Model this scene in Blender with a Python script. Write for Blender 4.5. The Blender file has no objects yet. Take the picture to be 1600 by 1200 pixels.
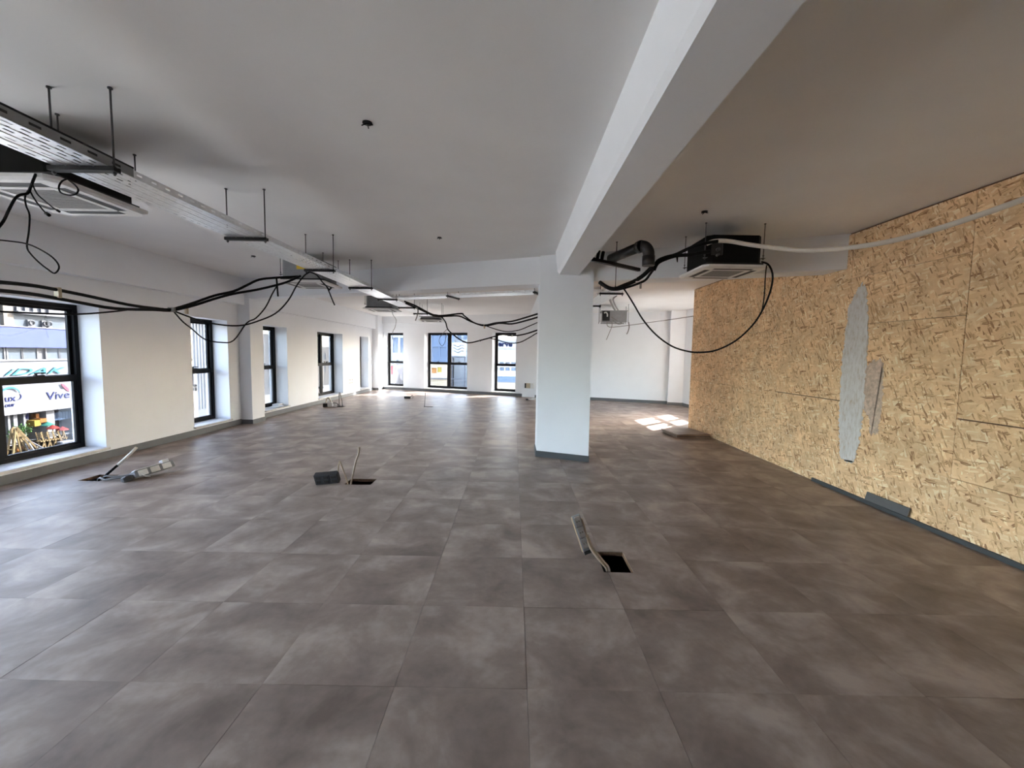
import bpy, math, random
from mathutils import Vector, Matrix
random.seed(7)
S = bpy.context.scene
COL = S.collection

# ---------------------------------------------------------------- camera, sky, sun, exposure
EYE = 1.51
def make_camera():
    pitch, yaw, roll = .073164, -.003202, -.01647
    fw = Vector((math.sin(yaw)*math.cos(pitch), math.cos(yaw)*math.cos(pitch), -math.sin(pitch)))
    r = fw.cross(Vector((0, 0, 1))).normalized()
    d = fw.cross(r)
    c, s = math.cos(roll), math.sin(roll)
    r2 = r*c + d*s
    d2 = d*c - r*s
    cam = bpy.data.cameras.new('camera')
    cam.sensor_fit = 'HORIZONTAL'
    cam.sensor_width = 36.0
    cam.lens = 640.94/1600*36.0
    cam.clip_start = .05
    cam.clip_end = 1000
    o = bpy.data.objects.new('camera', cam)
    m = Matrix((r2, -d2, -fw)).transposed().to_4x4()
    m.translation = (0, 0, EYE)
    o.matrix_world = m
    COL.objects.link(o)
    S.camera = o
make_camera()

SUN_AZ = math.atan2(.757, .653)          # from +Y towards +X
SUN_EL = math.radians(28.65)
world = bpy.data.worlds.new('sky')
S.world = world
world.use_nodes = True
wn = world.node_tree
sky = wn.nodes.new('ShaderNodeTexSky')
sky.sky_type = 'NISHITA'
sky.sun_disc = False
sky.sun_elevation = SUN_EL
sky.sun_rotation = SUN_AZ
sky.air_density = 1.0
sky.dust_density = 2.6
sky.ozone_density = 1.0
bg = wn.nodes['Background']
haze = wn.nodes.new('ShaderNodeHueSaturation')      # hazy, paler sky
haze.inputs['Saturation'].default_value = .68
wn.links.new(sky.outputs[0], haze.inputs['Color'])
wn.links.new(haze.outputs[0], bg.inputs[0])
SKY_STRENGTH = 1.6
bg.inputs[1].default_value = SKY_STRENGTH
sun = bpy.data.lights.new('sun', 'SUN')
sun.energy = 26
sun.color = (1.0, .99, .97)
sun.angle = .009
so = bpy.data.objects.new('sun', sun)
sv = Vector((math.sin(SUN_AZ)*math.cos(SUN_EL), math.cos(SUN_AZ)*math.cos(SUN_EL), math.sin(SUN_EL)))
so.rotation_euler = sv.to_track_quat('Z', 'Y').to_euler()
so.location = (30, 26, 25)
COL.objects.link(so)
vs = S.view_settings
vs.view_transform = 'Standard'
vs.look = 'None'
vs.gamma = 1
vs.use_curve_mapping = False
vs.exposure = 2.62
cy = S.cycles
cy.max_bounces = 10
cy.diffuse_bounces = 7
cy.glossy_bounces = 4
cy.transmission_bounces = 6
cy.transparent_max_bounces = 12
cy.caustics_reflective = False
cy.caustics_refractive = False
cy.sample_clamp_indirect = 6
cy.use_denoising = True

# ---------------------------------------------------------------- materials
def nm(name):
    m = bpy.data.materials.new(name)
    m.use_nodes = True
    t = m.node_tree
    return m, t, t.nodes['Principled BSDF'], t.nodes.new, t.links.new
def setp(b, rough, metal=0, spec=.5):
    b.inputs['Roughness'].default_value = rough
    b.inputs['Metallic'].default_value = metal
    b.inputs['Specular IOR Level'].default_value = spec
def plain(name, col, rough=.5, metal=0, spec=.5, var=.06, scale=8.0, bump=0, detail=4):
    """a base colour with fine noise variation and an optional relief"""
    m, t, b, N, L = nm(name)
    setp(b, rough, metal, spec)
    g = N('ShaderNodeNewGeometry')
    n = N('ShaderNodeTexNoise')
    n.inputs['Scale'].default_value = scale
    n.inputs['Detail'].default_value = detail
    L(g.outputs['Position'], n.inputs['Vector'])
    mp = N('ShaderNodeMapRange')
    mp.inputs[1].default_value = .3
    mp.inputs[2].default_value = .7
    mp.inputs[3].default_value = 1-var
    mp.inputs[4].default_value = 1+var
    L(n.outputs[0], mp.inputs[0])
    mx = N('ShaderNodeMix')
    mx.data_type = 'RGBA'
    mx.blend_type = 'MULTIPLY'
    mx.inputs[0].default_value = 1
    mx.inputs[6].default_value = (*col, 1)
    L(mp.outputs[0], mx.inputs[7])
    L(mx.outputs[2], b.inputs['Base Color'])
    if bump:
        bp = N('ShaderNodeBump')
        bp.inputs['Strength'].default_value = bump
        bp.inputs['Distance'].default_value = .004
        n2 = N('ShaderNodeTexNoise')
        n2.inputs['Scale'].default_value = scale*14
        L(g.outputs['Position'], n2.inputs['Vector'])
        L(n2.outputs[0], bp.inputs['Height'])
        L(bp.outputs[0], b.inputs['Normal'])
    return m
def math_node(t, op, a, b=None):
    n = t.nodes.new('ShaderNodeMath')
    n.operation = op
    for i, v in enumerate((a, b)):
        if v is None: continue
        if isinstance(v, (int, float)): n.inputs[i].default_value = v
        else: t.links.new(v, n.inputs[i])
    return n.outputs[0]
def ramp(t, fac, stops):
    r = t.nodes.new('ShaderNodeValToRGB')
    el = r.color_ramp.elements
    while len(el) < len(stops): el.new(.5)
    for e, (p, c) in zip(el, stops):
        e.position = p
        e.color = (*c, 1) if len(c) == 3 else c
    t.links.new(fac, r.inputs[0])
    return r.outputs[0]

TX0, TY0, TS = .085, .55, .6             # floor tile grid
def floor_mat():
    m, t, b, N, L = nm('vinyl_floor_tile')
    setp(b, .42, 0, .30)
    g = N('ShaderNodeNewGeometry')
    sub = N('ShaderNodeVectorMath'); sub.operation = 'SUBTRACT'
    L(g.outputs['Position'], sub.inputs[0]); sub.inputs[1].default_value = (TX0, TY0, 0)
    dv = N('ShaderNodeVectorMath'); dv.operation = 'SCALE'
    L(sub.outputs[0], dv.inputs[0]); dv.inputs['Scale'].default_value = 1/TS
    fl = N('ShaderNodeVectorMath'); fl.operation = 'FLOOR'
    L(dv.outputs[0], fl.inputs[0])
    wn_ = N('ShaderNodeTexWhiteNoise'); wn_.noise_dimensions = '2D'
    L(fl.outputs[0], wn_.inputs['Vector'])
    off = N('ShaderNodeVectorMath'); off.operation = 'MULTIPLY_ADD'
    L(wn_.outputs['Color'], off.inputs[0]); off.inputs[1].default_value = (9, 9, 9)
    L(g.outputs['Position'], off.inputs[2])
    n = N('ShaderNodeTexNoise')
    n.inputs['Scale'].default_value = 2.6; n.inputs['Detail'].default_value = 7
    n.inputs['Roughness'].default_value = .55; n.inputs['Distortion'].default_value = .35
    L(off.outputs[0], n.inputs['Vector'])
    n2 = N('ShaderNodeTexNoise')
    n2.inputs['Scale'].default_value = 22; n2.inputs['Detail'].default_value = 5
    L(off.outputs[0], n2.inputs['Vector'])
    f = math_node(t, 'ADD', n.outputs[0], math_node(t, 'MULTIPLY', math_node(t, 'SUBTRACT', n2.outputs[0], .5), .16))
    f = math_node(t, 'ADD', f, math_node(t, 'MULTIPLY', math_node(t, 'SUBTRACT', wn_.outputs[0], .5), .035))
    c = ramp(t, f, [(.30, (.158, .116, .094)), (.5, (.265, .203, .168)), (.68, (.415, .335, .283))])
    L(c, b.inputs['Base Color'])
    r = math_node(t, 'ADD', .36, math_node(t, 'MULTIPLY', n2.outputs[0], .16))
    L(r, b.inputs['Roughness'])
    bp = N('ShaderNodeBump'); bp.inputs['Strength'].default_value = .12; bp.inputs['Distance'].default_value = .003
    L(n2.outputs[0], bp.inputs['Height']); L(bp.outputs[0], b.inputs['Normal'])
    return m

def osb_mat():
    m, t, b, N, L = nm('oriented_strand_board')
    setp(b, .72, 0, .3)
    g = N('ShaderNodeNewGeometry')
    oi = N('ShaderNodeObjectInfo')
    sp = N('ShaderNodeSeparateXYZ'); L(g.outputs['Position'], sp.inputs[0])
    cb = N('ShaderNodeCombineXYZ')
    L(math_node(t, 'ADD', sp.outputs[1], math_node(t, 'MULTIPLY', oi.outputs['Random'], 37.0)), cb.inputs[0])
    L(math_node(t, 'ADD', sp.outputs[2], math_node(t, 'MULTIPLY', oi.outputs['Random'], 11.0)), cb.inputs[1])
    wz = N('ShaderNodeTexNoise'); wz.inputs['Scale'].default_value = 9; wz.inputs['Detail'].default_value = 3
    L(cb.outputs[0], wz.inputs['Vector'])
    wv = N('ShaderNodeVectorMath'); wv.operation = 'MULTIPLY_ADD'
    L(wz.outputs['Color'], wv.inputs[0]); wv.inputs[1].default_value = (.022, .022, 0); L(cb.outputs[0], wv.inputs[2])
    stops = [(0, (.36, .18, .085)), (.03, (.60, .36, .18)), (.11, (.77, .51, .28)), (.55, (.83, .565, .315)), (.85, (.88, .64, .38)), (1, (.95, .79, .54))]
    prev = None
    for k, (ang, sx, sy, thr) in enumerate(((.2, 8, 29, 0), (1.35, 9, 39, .45), (-.55, 10, 44, .48), (.75, 10, 48, .52), (-1.2, 11, 52, .55), (.1, 12, 56, .6), (2.0, 20, 95, .885))):
        mp = N('ShaderNodeMapping')
        mp.inputs['Location'].default_value = (k*3.7, k*1.9, 0)
        mp.inputs['Rotation'].default_value = (0, 0, ang)
        L(wv.outputs[0], mp.inputs[0])
        ms = N('ShaderNodeVectorMath'); ms.operation = 'MULTIPLY'
        L(mp.outputs[0], ms.inputs[0]); ms.inputs[1].default_value = (sx, sy, 1)
        v = N('ShaderNodeTexVoronoi'); v.voronoi_dimensions = '2D'; v.inputs['Scale'].default_value = 1
        L(ms.outputs[0], v.inputs['Vector'])
        sc = N('ShaderNodeSeparateColor'); L(v.outputs['Color'], sc.inputs[0])
        st = N('ShaderNodeTexNoise'); st.noise_dimensions = '2D'; st.inputs['Scale'].default_value = 2.2; st.inputs['Detail'].default_value = 3
        mq = N('ShaderNodeVectorMath'); mq.operation = 'MULTIPLY'
        L(mp.outputs[0], mq.inputs[0]); mq.inputs[1].default_value = (6, 90, 1)
        L(mq.outputs[0], st.inputs['Vector'])
        tone = math_node(t, 'SUBTRACT', sc.outputs[0], math_node(t, 'MULTIPLY', math_node(t, 'POWER', v.outputs['Distance'], 4.0), .35))
        tone = math_node(t, 'ADD', tone, math_node(t, 'MULTIPLY', math_node(t, 'SUBTRACT', st.outputs[0], .5), .45))
        if k == 6: tone = math_node(t, 'MULTIPLY', tone, .07)
        c = ramp(t, tone, stops)
        if prev is None: prev = c
        else:
            mask = math_node(t, 'GREATER_THAN', sc.outputs[1], thr)
            mx = N('ShaderNodeMix'); mx.data_type = 'RGBA'
            L(mask, mx.inputs[0]); L(prev, mx.inputs[6]); L(c, mx.inputs[7])
            prev = mx.outputs[2]
    big = N('ShaderNodeTexNoise'); big.inputs['Scale'].default_value = 3.2; big.inputs['Detail'].default_value = 3
    L(cb.outputs[0], big.inputs['Vector'])
    mr = N('ShaderNodeMapRange'); mr.inputs[1].default_value = .3; mr.inputs[2].default_value = .7
    mr.inputs[3].default_value = .86; mr.inputs[4].default_value = 1.12
    L(big.outputs[0], mr.inputs[0])
    mx = N('ShaderNodeMix'); mx.data_type = 'RGBA'; mx.blend_type = 'MULTIPLY'; mx.inputs[0].default_value = 1
    L(prev, mx.inputs[6]); L(mr.outputs[0], mx.inputs[7])
    L(mx.outputs[2], b.inputs['Base Color'])
    bw = N('ShaderNodeRGBToBW'); L(prev, bw.inputs[0])
    bp = N('ShaderNodeBump'); bp.inputs['Strength'].default_value = .35; bp.inputs['Distance'].default_value = .004
    L(bw.outputs[0], bp.inputs['Height']); L(bp.outputs[0], b.inputs['Normal'])
    return m

def galv_mat(name, col, rough):
    m, t, b, N, L = nm(name)
    setp(b, rough, 1, .5)
    g = N('ShaderNodeNewGeometry')
    v = N('ShaderNodeTexVoronoi'); v.inputs['Scale'].default_value = 45
    L(g.outputs['Position'], v.inputs['Vector'])
    sc = N('ShaderNodeSeparateColor'); L(v.outputs['Color'], sc.inputs[0])
    c = ramp(t, sc.outputs[0], [(0, tuple(x*.95 for x in col)), (1, tuple(min(1, x*1.03) for x in col))])
    L(c, b.inputs['Base Color'])
    n = N('ShaderNodeTexNoise'); n.inputs['Scale'].default_value = 5
    L(g.outputs['Position'], n.inputs['Vector'])
    L(math_node(t, 'ADD', rough-.08, math_node(t, 'MULTIPLY', n.outputs[0], .18)), b.inputs['Roughness'])
    return m

def glass_mat(name, tint):
    m = bpy.data.materials.new(name); m.use_nodes = True
    t = m.node_tree; t.nodes.clear()
    out = t.nodes.new('ShaderNodeOutputMaterial')
    tr = t.nodes.new('ShaderNodeBsdfTransparent'); tr.inputs[0].default_value = (*tint, 1)
    gl = t.nodes.new('ShaderNodeBsdfGlossy'); gl.inputs['Roughness'].default_value = .02
    fr = t.nodes.new('ShaderNodeFresnel'); fr.inputs[0].default_value = 1.45
    mx = t.nodes.new('ShaderNodeMixShader')
    t.links.new(math_node(t, 'MULTIPLY', fr.outputs[0], .6), mx.inputs[0])
    t.links.new(tr.outputs[0], mx.inputs[1]); t.links.new(gl.outputs[0], mx.inputs[2])
    t.links.new(mx.outputs[0], out.inputs[0])
    return m

def plaster_mat():
    m, t, b, N, L = nm('smeared_filler')
    setp(b, .8, 0, .3)
    g = N('ShaderNodeNewGeometry')
    mp = N('ShaderNodeMapping'); mp.inputs['Scale'].default_value = (1, 14, 4)
    L(g.outputs['Position'], mp.inputs[0])
    n = N('ShaderNodeTexNoise'); n.inputs['Scale'].default_value = 3; n.inputs['Detail'].default_value = 8; n.inputs['Roughness'].default_value = .7
    L(mp.outputs[0], n.inputs['Vector'])
    c = ramp(t, n.outputs[0], [(.34, (.52, .40, .28)), (.42, (.60, .56, .52)), (.55, (.68, .655, .63)), (.8, (.76, .74, .72))])
    L(c, b.inputs['Base Color'])
    return m

M = dict(
    wall=plain('white_wall_paint', (.845, .866, .895), .62, 0, .3, .012, 3, .06),
    ceil=plain('white_ceiling_paint', (.845, .84, .83), .75, 0, .2, .025, 1.6, .05),
    floor=floor_mat(), osb=osb_mat(), filler=plaster_mat(), glass=glass_mat('solar_glass', (.60, .61, .63)), far_glass=glass_mat('far_glass', (.42, .43, .44)), clear_glass=glass_mat('clear_glass', (.95, .96, .96)),
    void=plain('dusty_screed', (.06, .055, .05), .9),
    tile_core=plain('chipboard_core', (.16, .095, .055), .8, 0, .2, .25, 60),
    concrete=plain('bare_grey_concrete', (.24, .235, .225), .85, 0, .2, .12, 2, .1),  # grey picked to weaken light bounced from behind the viewer
    base=plain('grey_skirting', (.135, .14, .145), .5, 0, .4, .05, 6),
    base_dark=plain('anthracite_skirting', (.06, .065, .068), .5, 0, .4, .05, 6),
    black=plain('black_aluminium', (.008, .008, .009), .5, 0, .12, .1, 20),
    sill=plain('pale_stone_sill', (.62, .60, .58), .45, 0, .4, .10, 14),
    galv=galv_mat('galvanised_steel', (.86, .87, .88), .32),
    galv_dull=plain('dull_grey_sheet', (.27, .275, .28), .45, .2, .4, .10, 9),
    strut=plain('dark_strut_steel', (.020, .020, .020), .5, 0, .2, .2, 20),
    rod=plain('zinc_threaded_rod', (.10, .10, .10), .45, .3, .3),
    cable=plain('black_rubber_cable', (.007, .007, .007), .6, 0, .15, .1, 20),
    greycable=plain('grey_cable', (.20, .19, .18), .5),
    foam=plain('black_insulation_foam', (.007, .0065, .006), .9, 0, .2, .2, 20),
    pvc=plain('grey_black_pvc', (.026, .024, .023), .36, 0, .4, .15, 10),
    whitepvc=plain('cream_conduit', (.66, .60, .52), .45),
    plastic=plain('white_plastic', (.74, .73, .71), .4),
    grille=plain('grey_plastic_grille', (.30, .29, .28), .55, 0, .4, .08, 60),
    slot=plain('black_slot', (.010, .010, .010), .6),
    tape=plain('beige_tape', (.50, .42, .30), .6),
    yellow=plain('yellow_warning_sticker', (.75, .50, .03), .5),
    red=plain('red_print', (.6, .05, .03), .5),
    socket=plain('dark_socket_plastic', (.03, .032, .035), .4),
    paper=plain('white_paper', (.78, .77, .75), .7),
    card=plain('brown_cardboard', (.42, .30, .20), .8, 0, .2, .1, 20),
)

# ---------------------------------------------------------------- mesh helpers
class MB:
    def __init__(self):
        self.v = []; self.f = []; self.sm = []
    def add(self, vs, fs, smooth=False):
        k = len(self.v)
        self.v += [tuple(p) for p in vs]
        self.f += [tuple(i+k for i in q) for q in fs]
        self.sm += [smooth]*len(fs)
        return self
    def box(self, a, b, f=None):
        (x0, y0, z0), (x1, y1, z1) = a, b
        p = [(x0, y0, z0), (x1, y0, z0), (x1, y1, z0), (x0, y1, z0), (x0, y0, z1), (x1, y0, z1), (x1, y1, z1), (x0, y1, z1)]
        if f: p = [f(*q) for q in p]
        return self.add(p, [(0, 3, 2, 1), (4, 5, 6, 7), (0, 1, 5, 4), (1, 2, 6, 5), (2, 3, 7, 6), (3, 0, 4, 7)])
    def bbox(self, a, b, c=.01, f=None):
        """box with chamfered vertical edges and a small top/bottom chamfer"""
        (x0, y0, z0), (x1, y1, z1) = a, b
        def ring(i, z):
            e = c+i
            return [(x0+e, y0+i, z), (x1-e, y0+i, z), (x1-i, y0+e, z), (x1-i, y1-e, z), (x1-e, y1-i, z), (x0+e, y1-i, z), (x0+i, y1-e, z), (x0+i, y0+e, z)]
        h = min(c*.6, (z1-z0)/3)
        rs = [ring(h, z0), ring(0, z0+h), ring(0, z1-h), ring(h, z1)]
        p = [q for r in rs for q in r]
        if f: p = [f(*q) for q in p]
        fs = [tuple(range(7, -1, -1)), tuple(range(24, 32))]
        for k in range(3):
            for i in range(8):
                j = (i+1) % 8
                fs.append((k*8+i, k*8+j, k*8+8+j, k*8+8+i))
        return self.add(p, fs)
    def plate(self, a0, a1, b0, b1, c0, c1, holes=(), f=None):
        """slab over the rectangle a x b, thickness c0..c1, with rectangular through holes"""
        A = sorted({a0, a1, *[min(max(x, a0), a1) for h in holes for x in h[:2]]})
        B = sorted({b0, b1, *[min(max(x, b0), b1) for h in holes for x in h[2:4]]})
        na, nb = len(A)-1, len(B)-1
        solid = [[True]*nb for _ in range(na)]
        for h in holes:
            for i in range(na):
                ca = (A[i]+A[i+1])/2
                if not h[0] < ca < h[1]: continue
                for j in range(nb):
                    if h[2] < (B[j]+B[j+1])/2 < h[3]: solid[i][j] = False
        idx = {}; P = []
        def vert(i, j, k):
            q = (i, j, k)
            if q not in idx:
                idx[q] = len(P)
                p = (A[i], B[j], c1 if k else c0)
                P.append(f(*p) if f else p)
            return idx[q]
        F = []
        for i in range(na):
            for j in range(nb):
                if not solid[i][j]: continue
                F.append((vert(i, j, 1), vert(i+1, j, 1), vert(i+1, j+1, 1), vert(i, j+1, 1)))
                F.append((vert(i, j, 0), vert(i, j+1, 0), vert(i+1, j+1, 0), vert(i+1, j, 0)))
                if i == 0 or not solid[i-1][j]: F.append((vert(i, j, 0), vert(i, j, 1), vert(i, j+1, 1), vert(i, j+1, 0)))
                if i == na-1 or not solid[i+1][j]: F.append((vert(i+1, j, 0), vert(i+1, j+1, 0), vert(i+1, j+1, 1), vert(i+1, j, 1)))
                if j == 0 or not solid[i][j-1]: F.append((vert(i, j, 0), vert(i+1, j, 0), vert(i+1, j, 1), vert(i, j, 1)))
                if j == nb-1 or not solid[i][j+1]: F.append((vert(i, j+1, 0), vert(i, j+1, 1), vert(i+1, j+1, 1), vert(i+1, j+1, 0)))
        return self.add(P, F)
    def prism(self, poly, h0, h1, f):
        """polygon (a,b) swept along c from h0 to h1; f maps (a,b,c) to the world"""
        n = len(poly)
        p = [f(a, b, h0) for a, b in poly]+[f(a, b, h1) for a, b in poly]
        fs = [tuple(range(n-1, -1, -1)), tuple(range(n, 2*n))]
        fs += [(i, (i+1) % n, n+(i+1) % n, n+i) for i in range(n)]
        return self.add(p, fs)
    def tube(self, pts, r, n=8, caps=True):
        pts = [Vector(p) for p in pts]
        prev = None; rings = []
        for i, p in enumerate(pts):
            d = (pts[min(i+1, len(pts)-1)]-pts[max(i-1, 0)]).normalized()
            if prev is None:
                a = Vector((0, 0, 1)) if abs(d.z) < .9 else Vector((1, 0, 0))
                u = d.cross(a).normalized()
            else:
                u = (prev-d*prev.dot(d)).normalized()
            w = d.cross(u)
            rr = r[i] if isinstance(r, (list, tuple)) else r
            rings.append([p+(u*math.cos(2*math.pi*k/n)+w*math.sin(2*math.pi*k/n))*rr for k in range(n)])
            prev = u
        V = [q for g in rings for q in g]
        F = [(i*n+k, i*n+(k+1) % n, (i+1)*n+(k+1) % n, (i+1)*n+k) for i in range(len(pts)-1) for k in range(n)]
        self.add(V, F, True)
        if caps:
            k = len(self.v)-len(V)
            self.f += [tuple(k+i for i in range(n-1, -1, -1)), tuple(k+(len(pts)-1)*n+i for i in range(n))]
            self.sm += [False, False]
        return self
    def cable(self, pts, r, n=8, step=4):
        return self.tube(spline(pts, step), r, n)
    def build(self, name, mat, parent=None, **props):
        off = Vector(parent.get('_at', (0, 0, 0))) if parent else Vector((0, 0, 0))
        me = bpy.data.meshes.new(name)
        me.from_pydata([tuple(Vector(p)-off) for p in self.v], [], self.f)
        me.polygons.foreach_set('use_smooth', self.sm)
        me.update()
        if mat: me.materials.append(mat)
        o = bpy.data.objects.new(name, me)
        COL.objects.link(o)
        if parent:
            o.parent = parent
            o['_at'] = tuple(off)
        for k, v in props.items(): o[k] = v
        return o
def spline(pts, step=4):
    P = [Vector(p) for p in pts]
    if len(P) < 3: return P
    out = []
    for i in range(len(P)-1):
        p0, p1, p2, p3 = P[max(i-1, 0)], P[i], P[i+1], P[min(i+2, len(P)-1)]
        for k in range(step):
            t = k/step
            out.append(.5*((2*p1)+(p2-p0)*t+(2*p0-5*p1+4*p2-p3)*t*t+(3*p1-p0-3*p2+p3)*t**3))
    out.append(P[-1])
    return out
def thing(name, label, cat, at, group=None):
    o = bpy.data.objects.new(name, None)
    COL.objects.link(o)
    o.location = at
    o.empty_display_size = .1
    o['_at'] = tuple(at)
    o['label'] = label; o['category'] = cat
    if group: o['group'] = group
    return o
def tag(o, label, cat, group=None):
    o['label'] = label; o['category'] = cat
    if group: o['group'] = group
    return o
def struct(o, label):
    o['kind'] = 'structure'; o['label'] = label
    return o
def sroot(name, label, at=(0, 0, 0)):
    o = bpy.data.objects.new(name, None)
    COL.objects.link(o)
    o.location = at; o['_at'] = tuple(at)
    o['kind'] = 'structure'; o['label'] = label
    return o
def frame_fn(A, u, n):
    """local (s along wall, z, d outward) -> world"""
    return lambda s, z, d: (A[0]+u[0]*s+n[0]*d, A[1]+u[1]*s+n[1]*d, z)
def rotz(cx, cy, a):
    c, s = math.cos(a), math.sin(a)
    return lambda x, y, z: (cx+x*c-y*s, cy+x*s+y*c, z)

# ---------------------------------------------------------------- room shell
CZ = 2.92                                 # ceiling height
HOLES = [(.655, .865, 2.765, 3.07), (-1.905, -1.605, 4.56, 4.775), (-4.905, -4.66, 4.52, 4.77), (-4.86, -4.60, 11.0, 11.22), (-2.49, -2.24, 11.28, 11.46)]

floor = sroot('floor', 'raised floor of square grey brown vinyl tiles')
MB().box((-6, -4.6, -.30), (6, 17.4, -.24)).build('subfloor', M['void'], floor)
ROOM_X0, ROOM_X1, ROOM_Y0, ROOM_Y1 = -5.525, 5.25, -4.0, 16.9
WALL_Y = lambda x: 14.75-.36*x            # inner face of the far wall
tile_mesh = None
far = MB()
G = .0006
nx0, nx1 = math.floor((ROOM_X0-TX0)/TS), math.ceil((ROOM_X1-TX0)/TS)
ny0, ny1 = math.floor((ROOM_Y0-TY0)/TS), math.ceil((ROOM_Y1-TY0)/TS)
count = 0
for j in range(ny0, ny1):
    for i in range(nx0, nx1):
        x0, y0 = TX0+i*TS, TY0+j*TS
        x1, y1 = x0+TS, y0+TS
        if y0 > WALL_Y(x1)+.1: continue
        x0, x1 = max(x0, ROOM_X0), min(x1, ROOM_X1)
        y0 = max(y0, ROOM_Y0)
        if x1-x0 < .01: continue
        if y1 < 8.6 and x0 > 3.77: continue
        if y1 < 8.6: x1 = min(x1, 3.77)
        hs = [h for h in HOLES if h[0] < x1 and h[1] > x0 and h[2] < y1 and h[3] > y0]
        # rows the camera can make out singly are parts of their own
        single = 0 <= j < 15
        dz = random.uniform(-.0012, 0)
        tl = (random.uniform(-1, 1)*.0006, random.uniform(-1, 1)*.0006)
        full = abs(x1-x0-TS) < 1e-6 and abs(y1-y0-TS) < 1e-6 and not hs
        cx, cy = (x0+x1)/2, (y0+y1)/2
        if single:
            if full:
                if tile_mesh is None:
                    o = MB().plate(-TS/2+G, TS/2-G, -TS/2+G, TS/2-G, -.034, 0).build('tile', M['floor'], floor)
                    tile_mesh = o.data
                else:
                    o = bpy.data.objects.new('tile', tile_mesh); COL.objects.link(o); o.parent = floor
                o.location = (cx, cy, dz)
                o.rotation_euler = (tl[0], tl[1], 0)
            else:
                o = MB().plate(x0+G, x1-G, y0+G, y1-G, -.006 if hs else -.034, 0, hs).build('tile', M['floor'], floor)
                if hs: MB().plate(x0+G, x1-G, y0+G, y1-G, -.036, -.0061, hs).build('tile_core', M['tile_core'], o)
            count += 1
        else:
            far.plate(x0+G, x1-G, y0+G, y1-G, (-.008 if hs else -.034)+dz, dz, hs)
far.build('tile_field', M['floor'], floor, kind='stuff')

# ceiling
cl = MB().box((-6.0, -4.5, CZ), (6.0, 17.5, CZ+.2)).build('ceiling', M['ceil'])
struct(cl, 'plain white painted ceiling')

ROUND_TOP = 2.06
def window(num, label, fn, s0, s1, z0, z1, rail_z, d0=.29, double=False, sill=True, clear=None):
    gm = M[clear or 'glass']
    w = sroot('window_%d' % num, label, fn((s0+s1)/2, z0, d0))
    m = M['black']
    fw = .055
    MB().plate(s0, s1, z0, z1, d0, d0+.085, [(s0+fw, s1-fw, z0+fw, z1-fw)], fn).build('window_frame', m, w)
    bays = [(s0+fw, s1-fw)]
    if double:
        c = (s0+s1)/2
        MB().box((c-.045, z0+fw, d0+.002), (c+.045, z1-fw, d0+.083), fn).build('mullion', m, w)
        bays = [(s0+fw, c-.045), (c+.045, s1-fw)]
    for a, b in bays:
        MB().box((a, rail_z-.04, d0+.004), (b, rail_z+.04, d0+.078), fn).build('rail', m, w)
        sw = .035
        # lower sash sits inside, upper sash sits outside
        MB().plate(a, b, z0+fw, rail_z-.04, d0+.012, d0+.042, [(a+sw, b-sw, z0+fw+sw, rail_z-.04-.006)], fn).build('sash', m, w)
        MB().plate(a, b, rail_z+.04, z1-fw, d0+.044, d0+.074, [(a+sw, b-sw, rail_z+.046, z1-fw-sw)], fn).build('sash', m, w)
        MB().box((a+sw-.004, z0+fw+sw-.004, d0+.024), (b-sw+.004, rail_z-.04, d0+.030), fn).build('pane', gm, w)
        MB().box((a+sw-.004, rail_z+.04, d0+.056), (b-sw+.004, z1-fw-sw+.004, d0+.062), fn).build('pane', gm, w)
        hc = (a+b)/2
        hb = MB().box((hc-.05, rail_z+.04, d0+.006), (hc+.05, rail_z+.055, d0+.04), fn)
        hb.box((hc-.045, rail_z+.055, d0+.012), (hc-.025, rail_z+.080, d0+.03), fn)
        hb.box((hc-.045, rail_z+.072, d0-.012), (hc+.045, rail_z+.086, d0+.03), fn)
        hb.build('latch', m, w)
    if sill:
        MB().bbox((s0-.02, -.045, z0-.030), (s1+.02, d0+.01, z0+.004), .008, lambda a, b, c: fn(a, c, b)).build('sill', M['sill'], w)
    return w

def wall(name, label, fn, s0, s1, z0, z1, thick, holes=(), m='wall'):
    return struct(MB().plate(s0, s1, z0, z1, 0, thick, holes, fn).build(name, M[m]), label)

# left wall with its row of tall windows
XL = -5.52
fL = frame_fn((XL, -4.4), (0, 1), (-1, 0))
LW = [(-3.6, -2.8, False), (-.5, .45, False), (1.15, 3.0, True), (3.63, 5.48, True), (7.02, 7.925, False), (9.05, 10.0, False), (11.55, 13.25, True), (14.73, 15.6, False)]  # first three are added, unseen openings that bring daylight into the near room
ZS, ZT = .155, 2.06
wall('wall_left', 'long white wall with a row of tall black framed windows', fL, 0, 21.7, -.3, CZ, .45, [(a+4.4, b+4.4, ZS, 2.6 if a < 2 else ZT) for a, b, _ in LW])
LWL = ['first black window of the left wall behind the viewer, at the back', 'second black window of the left wall behind the viewer', 'third black window of the left wall, beside the viewer',
       'large black double window at the near left showing shop signs across the street',
       'narrow black window in front of the first white pilaster, ribbed cladding outside',
       'narrow black window just past the first pilaster with papers on its sill',
       'black double window midway along the far left wall, sunlit sill',
       'last black window of the left wall, seen nearly edge on near the far corner']
for k, (a, b, dbl) in enumerate(LW):
    window(k+1, LWL[k], fL, a+4.4, b+4.4, ZS, 2.6 if k < 3 else ZT, 1.10, double=dbl, clear='clear_glass' if k < 3 else 'far_glass' if k > 4 else None)

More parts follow.
